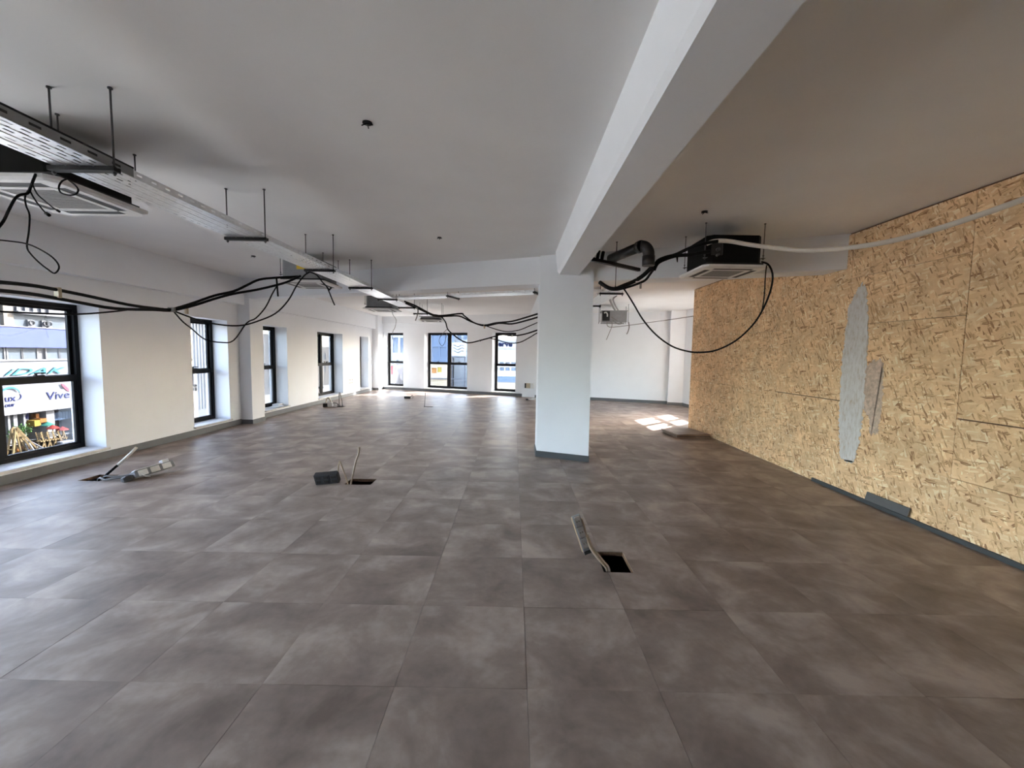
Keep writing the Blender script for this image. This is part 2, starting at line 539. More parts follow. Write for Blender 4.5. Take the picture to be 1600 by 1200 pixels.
# far wall, turned about 20 degrees
FA = (-5.52, WALL_Y(-5.52)); FU = Vector((1, -.36)).normalized(); FU = (FU.x, FU.y); FN = (-FU[1], FU[0])
fF = frame_fn(FA, FU, FN)
FW = [(.27, 1.195, False), (2.165, 4.015, True), (5.03, 5.945, False)]
FZ0, FZ1 = .12, 2.285
wall('wall_far', 'white end wall with three tall windows', fF, -.6, 11.9, -.3, CZ, .45, [(a, b, FZ0, FZ1) for a, b, _ in FW])
FWL = ['narrow black window of the far wall nearest the left corner', 'wide black double window in the middle of the far wall, wave sign outside', 'narrow black window of the far wall behind the hanging black cables']
for k, (a, b, dbl) in enumerate(FW):
    window(9+k, FWL[k], fF, a, b, FZ0, FZ1, 1.10, d0=.28, double=dbl, clear='far_glass')

# right side: strand board wall near, white wall beyond it
XR = 3.75
osb = sroot('wall_right', 'wall of oriented strand boards with a smear of white filler', (XR, 2, 0))
MB().box((XR+.018, .95, -.3), (XR+.13, 8.70, CZ)).build('stud_core', M['tile_core'], osb)
cols = [(8.70, 7.06, (0, 1.03, 2.905)), (7.06, 5.856, (0, 1.90, 2.905)), (5.856, 4.665, (0, 1.038, 2.905)),
        (4.665, 3.455, (0, 1.893, 2.408, 2.905)), (3.455, 2.25, (0, .515, 1.03, 2.905)), (2.25, .96, (0, 1.25, 2.905))]
for y1, y0, zs in cols:
    for k in range(len(zs)-1):
        gy, gz = .002, .0022
        za, zb = zs[k]+gz, zs[k+1]-gz
        if (k, y1) in ((1, 3.455), (0, 5.856)): zb -= .007
        px = XR+random.uniform(0, .003)
        MB().box((px, y0+gy, za), (XR+.017, y1-gy, zb)).build('board', M['osb'], osb)
def blob(pts, x0, x1):
    """thin smear with a ragged outline in the wall plane"""
    rnd = random.Random(3)
    P = []
    n = len(pts)
    for i in range(n):
        a, b = pts[i], pts[(i+1) % n]
        for k in range(14):
            t = k/14
            j = .016
            P.append((a[0]+(b[0]-a[0])*t+rnd.uniform(-j, j), a[1]+(b[1]-a[1])*t+rnd.uniform(-j, j)))
    return MB().prism(P, x0, x1, lambda a, b, c: (c, a, b))
blob([(4.519, 2.343), (4.60, 2.22), (4.666, 2.082), (4.695, 1.746), (4.708, 1.402), (4.70, 1.0), (4.67, .66), (4.629, .393), (4.54, .36), (4.449, .391), (4.397, .595), (4.38, .85), (4.373, 1.068), (4.385, 1.5), (4.394, 1.871), (4.457, 2.264)], XR-.0022, XR+.001).build('filler_smear', M['filler'], osb, label='tall pale grey smear of filler over a board joint')
blob([(4.40, 1.42), (4.30, 1.50), (4.20, 1.52), (4.175, 1.40), (4.16, 1.2), (4.165, .95), (4.18, .76), (4.26, .72), (4.30, .90), (4.39, 1.0)], XR-.0012, XR+.001).build('filler_smear', plain('thin_filler', (.60, .46, .36), .8, 0, .2, .25, 30), osb, label='thin pinkish smear beside the pale grey one')

fR = frame_fn((5.22, 13.4), (0, -1), (1, 0))
wall('wall_right_far', 'white side wall past the strand boards', fR, 0, 4.8, -.3, CZ, .45, [(13.4-12.0, 13.4-10.3, .80, 2.05)])
window(12, 'window in the far right wall hidden past the strand boards', fR, 13.4-12.0, 13.4-10.3, .80, 2.05, 1.46, double=True, clear='clear_glass')
fC = frame_fn((3.88, 8.62), (1, 0), (0, -1))
wall('wall_right_return', 'white return wall behind the strand boards', fC, 0, 1.9, -.3, CZ, .15, [(.12, 1.24, .15, 2.6)])
window(13, 'tall window in the return wall behind the strand boards', fC, .12, 1.24, .15, 2.6, 1.3, d0=.05, clear='clear_glass')  # added opening out of view; its daylight brightens the far right wall
# unseen walls behind the viewer, made grey concrete so they bounce less light
fB = frame_fn((-6, -4.0), (1, 0), (0, -1))
wall('wall_behind', 'bare concrete wall behind the viewer', fB, 0, 10.2, -.3, CZ, .40, m='concrete')
fG = frame_fn((XR, .95), (0, -1), (1, 0))
wall('wall_right_behind', 'bare concrete stretch of the right wall behind the viewer', fG, 0, 5.4, -.3, CZ, .20, m='concrete')
# column, beams, bands, pilasters
CA, CB = (.36, 5.997), (1.079, 5.719)
column = sroot('trim_column', 'white square column with dark skirting in mid floor', (.72, 6.05, 0))
MB().prism([CA, CB, (CB[0], CB[1]+.52), (CA[0], CA[1]+.42)], -.25, CZ, lambda a, b, c: (a, b, c)).build('column_shaft', M['wall'], column)
e = .012
cu = Vector((CB[0]-CA[0], CB[1]-CA[1])).normalized(); cn = Vector((cu.y, -cu.x))
q = [Vector(CA)-cu*e+cn*e, Vector(CB)+cu*e+cn*e, Vector((CB[0], CB[1]+.52))+Vector((e, e)), Vector((CA[0], CA[1]+.42))+Vector((-e, e))]
MB().prism([tuple(p) for p in q], 0, .088, lambda a, b, c: (a, b, c)).build('column_skirting', M['base_dark'], column)

bm_prof = [(.553, CZ), (.588, 2.655), (.612, 2.615), (.882, 2.612), (.882, CZ)]
struct(MB().prism(bm_prof, -4.0, 5.78, lambda a, b, c: (a, c, b)).build('trim_beam_near', M['wall']), 'white ceiling beam running from the viewer to the column')
struct(MB().prism(bm_prof, 6.3, 14.5, lambda a, b, c: (a, c, b)).build('trim_beam_far', M['wall']), 'white ceiling beam beyond the column')
bl = lambda x: 6.05-.387*(x-.36)
struct(MB().prism([(-5.52, bl(-5.52)), (3.765, bl(3.765)), (3.765, bl(3.765)+.36), (-5.52, bl(-5.52)+.36)], 2.53, CZ, lambda a, b, c: (a, b, c)).build('trim_beam_cross', M['wall']), 'white cross beam over the column from the left wall to the strand boards')
bd = MB().box((XL, 3.04, 2.392), (-5.385, 8.26, CZ))
bd.box((XL, 8.64, 2.392), (-5.385, 16.66, CZ))
struct(bd.build('trim_band_left', M['wall']), 'shallow white band along the top of the left wall')
struct(MB().box((.12, 2.635, -.10), (6.3, CZ, 0), fF).build('trim_band_far', M['wall']), 'shallow white band along the top of the far wall')
def pilaster(name, label, poly):
    r = sroot(name, label, (poly[0][0], poly[0][1], 0))
    MB().prism(poly, -.2, CZ, lambda a, b, c: (a, b, c)).build('pilaster_shaft', M['wall'], r)
    cx = sum(p[0] for p in poly)/len(poly); cy = sum(p[1] for p in poly)/len(poly)
    pl = [(p[0]+math.copysign(.011, p[0]-cx), p[1]+math.copysign(.011, p[1]-cy)) for p in poly]
    MB().prism(pl, 0, .09, lambda a, b, c: (a, b, c)).build('pilaster_skirting', M['base'], r)
pilaster('trim_pilaster_left', 'white pilaster on the left wall under the cross beam', [(XL-.02, 8.25), (-5.29, 8.25), (-5.29, 8.655), (XL-.02, 8.655)])
pilaster('trim_pilaster_corner', 'white pilaster in the far left corner', [(XL-.02, 16.05), (-5.30, 16.05), (-5.30, 16.75), (XL-.02, 16.75)])
def fpoly(s0, s1, d): return [fF(s0, 0, .02)[:2], fF(s0, 0, -d)[:2], fF(s1, 0, -d)[:2], fF(s1, 0, .02)[:2]]
pilaster('trim_pilaster_mid', 'white pilaster of the far wall under the beam', fpoly(6.26, 7.2, .16))
pilaster('trim_pilaster_right', 'white pilaster near the far right corner', fpoly(11.08, 11.6, .26))
# skirtings
struct(MB().bbox((XL, -4.0, 0), (XL+.014, 8.24, .102), .004).bbox((XL, 8.67, 0), (XL+.014, 16.04, .102), .004).build('baseboard_left', M['base']), 'grey skirting along the left wall')
struct(MB().box((.25, 0, -.014), (6.25, .095, 0), fF).box((7.22, 0, -.014), (11.07, .095, 0), fF).build('baseboard_far', M['base']), 'grey skirting along the far wall')
struct(MB().box((.3, 0, -.014), (4.7, .095, 0), fR).build('baseboard_right', M['base']), 'grey skirting along the far right wall')

# ---------------------------------------------------------------- cable trays
def tray_mesh(mb, L, W, z, fl, f, slots=True):
    """perforated channel: base plate with staggered slots and two slotted flanges; f(a along, b across, z)"""
    hs = []
    if slots:
        rows = 7
        for k in range(rows):
            b = W*(k+.75)/(rows+.5)
            o = .025 if k % 2 else 0
            n = int(L/.075)
            for i in range(n):
                a = .02+o+i*.075
                if a+.042 < L: hs.append((a, a+.042, b-.0065, b+.0065))
    mb.plate(0, L, 0, W, z, z+.0016, hs, f)
    fh = [(.03+i*.10, .03+i*.10+.035, z+fl*.45, z+fl*.45+.010) for i in range(int(L/.10))] if slots else []
    for b in (0, W-.0016):
        mb.plate(0, L, z, z+fl, b, b+.0016, fh, lambda a, c, bb: f(a, bb, c))
        bi = (b, b+.012) if b == 0 else (b-.0105, b+.0016)
        mb.box((0, bi[0], z+fl-.0016), (L, bi[1], z+fl), f)
    # two shallow ribs pressed into the base
    for b in (W*.25, W*.5, W*.75):
        mb.box((0, b-.003, z-.003), (L, b+.003, z), f)
    return mb
def strut_mb(mb, f, b0, b1, zt, a, w=.041, h=.024):
    mb.box((a-w/2, b0, zt-h), (a+w/2, b1, zt-.003), f)
    mb.box((a-w/2, b0, zt-.003), (a-w/2+.010, b1, zt), f)
    mb.box((a+w/2-.010, b0, zt-.003), (a+w/2, b1, zt), f)
    return mb
def rod_mb(x, y, z0, z1, r=.005):
    mb = MB().tube([(x, y, z0), (x, y, z1)], r, 8)
    for z in (z0+.012, z0+.045):
        mb.tube([(x, y, z-.005), (x, y, z+.005)], r*2.0, 6)
    mb.tube([(x, y, z1-.008), (x, y, z1)], r*2.4, 8)
    return mb
TZ = 2.50
tray = thing('cable_tray', 'long perforated galvanised cable tray hung under the ceiling along the left side', 'cable tray', (-2.38, 5, TZ))
TXa, TW = -2.545, .305
fT = lambda a, b, z: (TXa+b, a, z)
for y0, y1 in ((-.55, 2.46), (2.462, 5.46), (5.462, 8.46), (8.462, 11.3)):
    tray_mesh(MB(), y1-y0, TW, TZ, .045, lambda a, b, z, y0=y0: (TXa+b, y0+a, z)).build('tray_section', M['galv'], tray)
MB().box((TXa+TW, -.5, TZ+.002), (TXa+TW+.002, 2.47, TZ+.050)).build('joint_plate', M['galv_dull'], tray)
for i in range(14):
    MB().bbox((TXa+TW+.0015, .65+.13*i, TZ+.022), (TXa+TW+.0035, .65+.13*i+.05, TZ+.034), .0008).build('slot_plug', M['slot'], tray)  # black boxes stand for the dark seen through open slots
MB().box((TXa+TW-.006, .9, TZ+.050), (TXa+TW+.004, 2.47, TZ+.060)).build('edge_strip', M['strut'], tray)  # dark strip drawn as the shadow line along the flange lip
for y in (.95, 2.335, 3.715, 5.095, 6.44, 7.80, 9.18, 10.55):
    strut_mb(MB(), lambda a, b, z: (b, a, z), TXa-.03, TXa+TW+.035, TZ, y).build('strut', M['strut'], tray)
    for x in (TXa-.012, TXa+TW+.018):
        rod_mb(x, y, TZ-.045, CZ).build('threaded_rod', M['rod'], tray)

tray2 = thing('cable_tray', 'perforated cable tray behind the cross beam, running right towards the column', 'cable tray', (-.4, 7, TZ))
B0 = Vector((-2.20, 7.655)); BU = Vector((1, -.40)).normalized(); BN = Vector((-BU.y, BU.x))
fT2 = lambda a, b, z: (B0.x+BU.x*a+BN.x*b, B0.y+BU.y*a+BN.y*b, z)
tray_mesh(MB(), 3.75, .30, TZ+.004, .036, fT2).build('tray_section', M['galv'], tray2)
for a in (1.13, 2.72):
    strut_mb(MB(), fT2, -.06, .36, TZ+.004, a).build('strut', M['strut'], tray2)
    for b in (-.04, .34):
        p = fT2(a, b, 0)
        rod_mb(p[0], p[1], TZ-.04, CZ).build('threaded_rod', M['rod'], tray2)
tray3 = thing('cable_tray', 'short run of cable tray seen to the right of the column', 'cable tray', (1.53, 8, TZ))
tray_mesh(MB(), 3.9, .30, TZ+.008, .05, lambda a, b, z: (1.39+b, 6.35+a, z)).build('tray_section', M['galv'], tray3)
for y in (6.66, 8.36, 9.9):
    strut_mb(MB(), lambda a, b, z: (b, a, z), 1.355, 1.735, TZ+.008, y).build('strut', M['strut'], tray3)
    for x in (1.37, 1.72):
        rod_mb(x, y, TZ-.04, CZ).build('threaded_rod', M['rod'], tray3)

# ---------------------------------------------------------------- ceiling cassette air conditioners
def octo(w, c):
    h = w/2
    return [(-h+c, -h), (h-c, -h), (h, -h+c), (h, h-c), (h-c, h), (-h+c, h), (-h, h-c), (-h, -h+c)]
def cassette(label, cx, cy, zp, rot=0, black=False, bh=.29, bw=.575, panel=.70, sticker=False, box=0):
    t = thing('ceiling_air_conditioner', label, 'air conditioner', (cx, cy, zp), 'ceiling cassette air conditioners')
    f0 = rotz(cx, cy, rot)
    body = M['foam'] if black else M['galv_dull']
    MB().prism(octo(bw, .05), zp+.034, zp+.062+bh, f0).build('body', body, t)
    fb = MB()
    fb.plate(-bw/2-.006, bw/2+.006, -bw/2-.006, bw/2+.006, zp+.030, zp+.062, [(-bw/2+.02, bw/2-.02, -bw/2+.02, bw/2-.02)], f0)
    fb.build('body_flange', M['slot'], t)
    if panel:
        h = panel/2
        pb = MB()
        sl = []
        a0, a1, ln = .205, .282, .21
        sl = [(-ln, ln, a0, a1), (-ln, ln, -a1, -a0), (a0, a1, -ln, ln), (-a1, -a0, -ln, ln)]
        inner = [(-.175, .175, -.175, .175)]
        pb.plate(-h+.06, h-.06, -h+.06, h-.06, zp, zp+.032, sl+inner, f0)
        # sloping rim
        o1 = octo(panel, .05); o2 = octo(panel-.05, .045)
        q = [f0(a, b, zp+.032) for a, b in o1]+[f0(a, b, zp+.012) for a, b in o1]+[f0(a, b, zp+.0005) for a, b in o2]
        hi = panel/2-.061
        inn = [(-hi, -hi), (hi, -hi), (hi, hi), (-hi, hi)]
        q += [f0(a, b, zp+.0005) for a, b in inn]
        fs = []
        for i in range(8):
            j = (i+1) % 8
            fs += [(i, j, 8+j, 8+i), (8+i, 8+j, 16+j, 16+i)]
        fs += [(16, 17, 25, 24), (17, 18, 25), (18, 19, 26, 25), (19, 20, 26), (20, 21, 27, 26), (21, 22, 27), (22, 23, 24, 27), (23, 16, 24)]
        fs.append(tuple(range(7, -1, -1)))
        pb.add(q, fs)
        pb.build('panel', M['plastic'], t)
        # dark throat of every air slot and its flap
        for (x0, x1, y0, y1) in sl:
            MB().box((x0, y0, zp+.0025), (x1, y1, zp+.030), f0).build('air_slot', M['slot'], t)
            if y1-y0 < .1: q0, q1 = ((x0+.01, y0+.002), (x1-.01, y0+.012)) if y0 > 0 else ((x0+.01, y1-.012), (x1-.01, y1-.002))
            else: q0, q1 = ((x0+.002, y0+.01), (x0+.012, y1-.01)) if x0 > 0 else ((x1-.012, y0+.01), (x1-.002, y1-.01))
            MB().box((*q0, zp-.001), (*q1, zp+.004), f0).build('flap', M['plastic'], t)
        g = MB()
        g.plate(-.174, .174, -.174, .174, zp+.004, zp+.012, [], f0)
        for k in range(17):
            y = -.16+k*.32/16
            g.box((-.170, y-.004, zp+.001), (.170, y+.004, zp+.004), f0)
        g.build('grille', M['grille'], t)
    for sx, sy in ((1, 1), (1, -1), (-1, 1), (-1, -1)):
        x, y, _ = f0(sx*(bw/2+.022), sy*.255, 0)
        mb = rod_mb(x, y, zp+.10, CZ, .0045)
        mb.box((sx*(bw/2-.004), sy*.255-.02, zp+.115), (sx*(bw/2+.035), sy*.255+.02, zp+.120), f0)
        mb.build('hanger_rod', M['rod'], t)
    if sticker:
        MB().box((-.06, -bw/2-.0015, zp+.19), (.08, -bw/2+.002, zp+.30), f0).build('sticker', M['yellow'], t)
        MB().prism([(-.015, zp+.225), (.035, zp+.225), (.01, zp+.27)], -bw/2-.003, -bw/2, lambda a, b, c: f0(a, c, b)).build('warning_print', M['red'], t)
    if box:
        MB().bbox((bw/2-.30, -bw/2-.05, zp+.13), (bw/2-.05, -bw/2, zp+.29), .006, f0).build('control_box', body, t)
    return t, f0
cassA, _ = cassette('big black bodied ceiling air conditioner at the upper left edge, white panel below', -3.11, 2.85, 2.50, 0, True, .27)
cassE, fE = cassette('black bodied ceiling air conditioner over the strand board side, cream pipe joined', 2.31, 4.69, 2.442, 0, True, .285)
cassC, fCc = cassette('grey metal ceiling air conditioner with yellow sticker before the cross beam', -3.08, 6.27, 2.485, 0, False, .27, sticker=True)
cassD, fD = cassette('grey metal ceiling air conditioner past the cross beam, left of the tray', -3.0, 9.42, 2.44, 0, False, .24, box=1)
cassG, _ = cassette('farthest ceiling air conditioner, at the end of the long tray', -2.42, 12.1, 2.42, .1, False, .10)
# unit without panel on the right
u = thing('ceiling_air_conditioner', 'bare grey unit without panel hanging right of the column, wires dangling', 'air conditioner', (2.78, 11.8, 2.44), 'ceiling cassette air conditioners')
fU = rotz(2.78, 11.75, -.15)
MB().plate(-.30, .36, -.33, .33, 2.45, 2.74, [], fU).build('body', M['galv_dull'], u)
MB().box((-.33, -.345, 2.735), (.38, .345, 2.75), fU).build('lid', M['galv_dull'], u)
MB().box((-.305, -.334, 2.47), (-.10, -.33, 2.73), fU).build('side_recess', M['slot'], u)
MB().cable([fU(-.26, -.345, 2.68), fU(-.20, -.36, 2.69), fU(-.17, -.36, 2.64), fU(-.17, -.345, 2.58)], .018, 8).build('white_hose', M['plastic'], u)
MB().box((-.31, -.35, 2.43), (.36, -.31, 2.45), fU).build('foot_rail', M['galv_dull'], u)
MB().box((-.31, .31, 2.43), (.36, .35, 2.45), fU).build('foot_rail', M['galv_dull'], u)
for sx, sy in ((-.36, -.3), (.40, -.3), (-.36, .3), (.40, .3)):
    x, y, _ = fU(sx, sy, 0)
    rod_mb(x, y, 2.43, CZ, .006).build('hanger_rod', M['rod'], u)

# valves on unit E, facing the column
for (x, y, z, r) in ((-.20, -.31, 2.63, .018), (-.20, -.31, 2.575, .012)):
    p0 = fE(x, y+.02, z); p1 = fE(x-.0, y-.03, z)
    MB().tube([p0, p1], r, 10).build('valve', M['rod'], cassE)
MB().bbox((-.26, -.30, 2.58), (-.14, -.287, 2.70), .006, fE).build('service_cover', M['pvc'], cassE)

# ---------------------------------------------------------------- cable paths (metres)
P_L_a=[[-3.273, 2.45, 1.891], [-3.356, 2.7, 1.921], [-3.439, 2.95, 1.94], [-3.479, 3.15, 1.939], [-3.494, 3.4, 1.925], [-3.508, 3.75, 1.899], [-3.507, 4.05, 1.897], [-3.487, 4.2, 1.907], [-3.354, 4.3, 1.98], [-3.205, 4.42, 2.078], [-3.052, 4.5, 2.139], [-2.975, 4.6, 2.218], [-2.924, 4.75, 2.309], [-2.826, 4.9, 2.359], [-2.632, 5.05, 2.405]]
P_L_b=[[-3.276, 2.45, 1.85], [-3.36, 2.7, 1.868], [-3.456, 3.0, 1.88], [-3.497, 3.3, 1.866], [-3.482, 3.6, 1.848], [-3.54, 4.05, 1.884], [-3.488, 4.2, 1.895], [-3.355, 4.3, 1.953], [-3.206, 4.42, 2.044], [-3.053, 4.5, 2.112], [-2.933, 4.7, 2.186], [-2.8, 4.85, 2.262], [-2.704, 4.95, 2.325], [-2.601, 5.05, 2.413]]
P_L_c=[[-3.354, 2.5, 1.719], [-3.433, 2.75, 1.735], [-3.522, 3.05, 1.752], [-3.503, 3.3, 1.77], [-3.511, 3.6, 1.82], [-3.529, 3.9, 1.88], [-3.53, 4.15, 1.908]]
P_L_d=[[-3.516, 4.25, 1.899], [-3.426, 4.3, 1.853], [-3.303, 4.4, 1.797], [-3.134, 4.5, 1.769], [-3.025, 4.6, 1.781], [-2.928, 4.7, 1.833], [-2.779, 4.8, 1.932], [-2.682, 4.9, 2.093], [-2.605, 4.95, 2.274], [-2.537, 5.0, 2.405], [-2.481, 5.03, 2.457]]
P_L_e=[[-3.516, 4.25, 1.899], [-3.462, 4.3, 1.793], [-3.404, 4.35, 1.718], [-3.31, 4.4, 1.613], [-3.211, 4.5, 1.584], [-3.104, 4.55, 1.608], [-2.988, 4.6, 1.803], [-2.911, 4.65, 1.865], [-2.829, 4.7, 1.994], [-2.799, 4.78, 2.149], [-2.768, 4.82, 2.243]]
P_L_f=[[-2.481, 5.03, 2.457], [-2.382, 5.0, 2.415], [-2.313, 4.98, 2.337], [-2.239, 4.95, 2.265], [-2.158, 4.9, 2.117], [-2.129, 4.9, 2.05]]
P_L_g=[[-2.8, 4.88, 2.356], [-2.783, 4.86, 2.257], [-2.764, 4.84, 2.136]]
P_F_a=[[-2.126, 8.0, 2.486], [-1.975, 8.3, 2.437], [-1.754, 8.8, 2.324], [-1.584, 9.0, 2.318], [-1.154, 8.9, 2.356], [-1.079, 8.85, 2.312], [-0.857, 8.7, 2.155], [-0.62, 8.6, 2.098], [-0.372, 8.4, 2.134], [-0.046, 8.1, 2.148], [0.252, 7.7, 2.203], [0.436, 7.4, 2.236], [0.723, 7.1, 2.277]]
P_F_b=[[-2.114, 8.05, 2.455], [-1.934, 8.4, 2.385], [-1.685, 8.8, 2.284], [-1.429, 8.9, 2.298], [-1.168, 8.8, 2.293], [-0.925, 8.7, 2.181], [-0.62, 8.6, 2.085], [-0.307, 8.4, 2.128], [-0.045, 8.1, 2.098], [0.253, 7.7, 2.144], [0.437, 7.4, 2.179], [0.724, 7.1, 2.244]]
P_F_c=[[-0.62, 8.6, 2.098], [-0.436, 8.4, 2.023], [-0.171, 8.2, 1.952], [0.08, 7.9, 1.964], [0.287, 7.6, 2.032], [0.439, 7.4, 2.089], [0.725, 7.1, 2.19]]
P_F_d=[[-1.74, 8.8, 2.317], [-1.603, 8.95, 2.299], [-1.5, 9.0, 2.181], [-1.444, 9.0, 2.016], [-1.261, 8.9, 1.862], [-1.068, 8.8, 1.752], [-0.921, 8.7, 1.732], [-0.706, 8.55, 1.777], [-0.499, 8.4, 1.828], [-0.23, 8.1, 1.883], [-0.04, 7.9, 1.852], [0.199, 7.7, 1.883], [0.442, 7.4, 1.952], [0.729, 7.1, 2.038]]
P_F_e=[[-0.499, 8.4, 1.828], [-0.295, 8.2, 1.773], [-0.101, 8.0, 1.72], [0.107, 7.8, 1.73], [0.292, 7.6, 1.821], [0.443, 7.4, 1.907], [0.73, 7.1, 2.005]]
P_F_f=[[-1.444, 9.0, 2.044], [-1.541, 9.0, 1.945], [-1.638, 9.0, 1.805], [-1.61, 9.0, 1.694], [-1.554, 9.0, 1.667], [-1.498, 9.0, 1.779], [-1.471, 9.0, 1.946]]
P_F_g=[[-1.988, 8.3, 2.424], [-1.936, 8.3, 2.362], [-1.949, 8.3, 2.247], [-1.988, 8.3, 2.145]]
P_D_w=[[-2.73, 9.2, 2.445], [-2.702, 9.2, 2.333], [-2.631, 9.2, 2.221], [-2.661, 9.2, 2.051], [-2.704, 9.2, 1.965], [-2.719, 9.2, 1.794]]
P_R_a=[[1.554, 4.75, 2.522], [1.521, 4.8, 2.481], [1.473, 4.85, 2.432], [1.393, 4.9, 2.381], [1.295, 4.95, 2.343], [1.21, 5.0, 2.312], [1.144, 5.05, 2.326], [1.092, 5.1, 2.364], [1.046, 5.15, 2.411]]
P_R_b=[[1.591, 4.75, 2.522], [1.552, 4.8, 2.453], [1.512, 4.85, 2.389], [1.431, 4.9, 2.352], [1.334, 4.95, 2.321], [1.233, 5.0, 2.301], [1.152, 5.05, 2.311], [1.1, 5.1, 2.349]]
P_R_c=[[1.577, 4.75, 2.501], [1.593, 4.7, 2.576], [1.666, 4.65, 2.608], [1.752, 4.6, 2.625], [1.815, 4.5, 2.649], [1.881, 4.42, 2.67], [1.973, 4.33, 2.684], [2.07, 4.3, 2.694]]
P_R_d=[[1.578, 4.75, 2.487], [1.601, 4.7, 2.555], [1.681, 4.65, 2.594], [1.774, 4.6, 2.615], [1.886, 4.5, 2.603], [1.943, 4.4, 2.6], [2.02, 4.35, 2.602]]
P_R_loop=[[1.28, 4.95, 2.32], [1.323, 4.9, 2.239], [1.388, 4.85, 2.115], [1.492, 4.8, 1.927], [1.62, 4.72, 1.756], [1.777, 4.64, 1.626], [1.926, 4.56, 1.57], [2.041, 4.5, 1.561], [2.184, 4.44, 1.588], [2.352, 4.38, 1.691], [2.489, 4.34, 1.845], [2.569, 4.32, 1.991], [2.625, 4.3, 2.166], [2.649, 4.3, 2.309], [2.637, 4.3, 2.4], [2.605, 4.32, 2.475], [2.573, 4.38, 2.513]]
P_R_loop2=[[2.592, 4.32, 2.468], [2.592, 4.33, 2.366], [2.592, 4.33, 2.137], [2.581, 4.34, 1.993]]
P_conduit=[[1.985, 4.37, 2.685], [2.053, 4.32, 2.702], [2.177, 4.28, 2.69], [2.329, 4.2, 2.639], [2.462, 4.1, 2.591], [2.64, 3.9, 2.514], [2.785, 3.7, 2.475], [2.898, 3.5, 2.455], [3.023, 3.35, 2.464], [3.142, 3.17, 2.492], [3.28, 3.0, 2.545], [3.404, 2.85, 2.602], [3.535, 2.7, 2.671]]
P_fduct=[[1.814, 8.0, 2.743], [1.945, 8.5, 2.691], [2.061, 9.0, 2.719], [2.356, 10.0, 2.703], [2.712, 11.2, 2.727]]
P_fduct2=[[2.099, 8.6, 2.746], [2.13, 9.0, 2.721], [2.506, 10.3, 2.74], [2.799, 11.2, 2.729]]
P_fw1=[[2.704, 11.42, 2.488], [2.849, 11.42, 2.386], [2.972, 11.42, 2.405], [2.864, 11.42, 2.456], [2.666, 11.42, 2.575]]
P_fw2=[[2.688, 11.42, 2.436], [2.693, 11.42, 2.313], [2.628, 11.42, 2.136], [2.555, 11.42, 1.942]]
P_fw3=[[3.147, 11.42, 2.443], [3.17, 11.42, 2.303], [3.139, 11.42, 2.162], [3.106, 11.42, 2.109]]
P_fw4=[[2.572, 11.2, 2.279], [3.085, 11.0, 2.325], [3.475, 10.4, 2.369], [3.802, 10.0, 2.405], [4.091, 9.5, 2.441]]
P_A1=[[-2.847, 2.5, 2.525], [-2.842, 2.48, 2.481], [-2.836, 2.46, 2.436], [-2.811, 2.42, 2.385], [-2.825, 2.4, 2.37], [-2.836, 2.38, 2.342], [-2.841, 2.35, 2.268], [-2.816, 2.3, 2.19], [-2.842, 2.28, 2.129]]
P_A2=[[-2.83, 2.44, 2.407], [-2.827, 2.42, 2.364], [-2.812, 2.41, 2.31], [-2.785, 2.4, 2.257], [-2.784, 2.39, 2.161], [-2.789, 2.38, 2.076], [-2.758, 2.37, 2.032], [-2.71, 2.37, 1.982], [-2.665, 2.37, 1.947], [-2.63, 2.37, 1.926], [-2.603, 2.37, 1.952], [-2.608, 2.37, 1.984], [-2.638, 2.36, 2.024], [-2.718, 2.36, 2.069], [-2.779, 2.36, 2.089], [-2.832, 2.35, 2.095], [-2.879, 2.33, 2.097], [-2.947, 2.3, 2.098]]
P_A3=[[-2.822, 2.44, 2.414], [-2.802, 2.44, 2.371], [-2.775, 2.44, 2.329], [-2.748, 2.44, 2.296], [-2.734, 2.44, 2.282]]
P_A4=[[-2.827, 2.46, 2.455], [-2.801, 2.46, 2.397], [-2.759, 2.46, 2.358], [-2.716, 2.46, 2.322], [-2.691, 2.46, 2.306]]
P_A5=[[-2.658, 2.5, 2.502], [-2.672, 2.48, 2.479], [-2.671, 2.46, 2.439], [-2.651, 2.45, 2.403], [-2.603, 2.45, 2.389], [-2.562, 2.45, 2.397], [-2.559, 2.46, 2.426], [-2.601, 2.48, 2.462], [-2.655, 2.5, 2.495]]
# ---------------------------------------------------------------- duct pipe, channel, cables
pipe = thing('drain_pipe', 'short dark plastic pipe with a downward elbow beside the column top', 'pipe', (1.35, 4.9, 2.7))
ea, eb = Vector((1.19, 5.23, 2.715)), Vector((1.395, 4.66, 2.725))
MB().tube([ea, eb], .056, 18).build('pipe_run', M['pvc'], pipe)
d0 = (eb-ea).normalized()
arc = []
c0 = eb
R = .10
out = Vector((.95, -.1, 0)).normalized()
# elbow turns from the run direction down to the floor
for k in range(11):
    t = k/10*math.pi/2
    arc.append(c0+d0*(R*math.sin(t))*.35+out*(R*.62*math.sin(t))+Vector((0, 0, -R*(1-math.cos(t)))))
arc.append(arc[-1]+Vector((0, 0, -.07)))
MB().tube(arc, .062, 18).build('elbow', M['pvc'], pipe)
col_ = MB().tube([arc[-1]+Vector((0, 0, .055)), arc[-1]+Vector((0, 0, -.05))], .068, 18)
col_.build('elbow_collar', M['pvc'], pipe)
MB().tube([eb-d0*.05, eb+d0*.01], .066, 18).build('run_collar', M['pvc'], pipe)

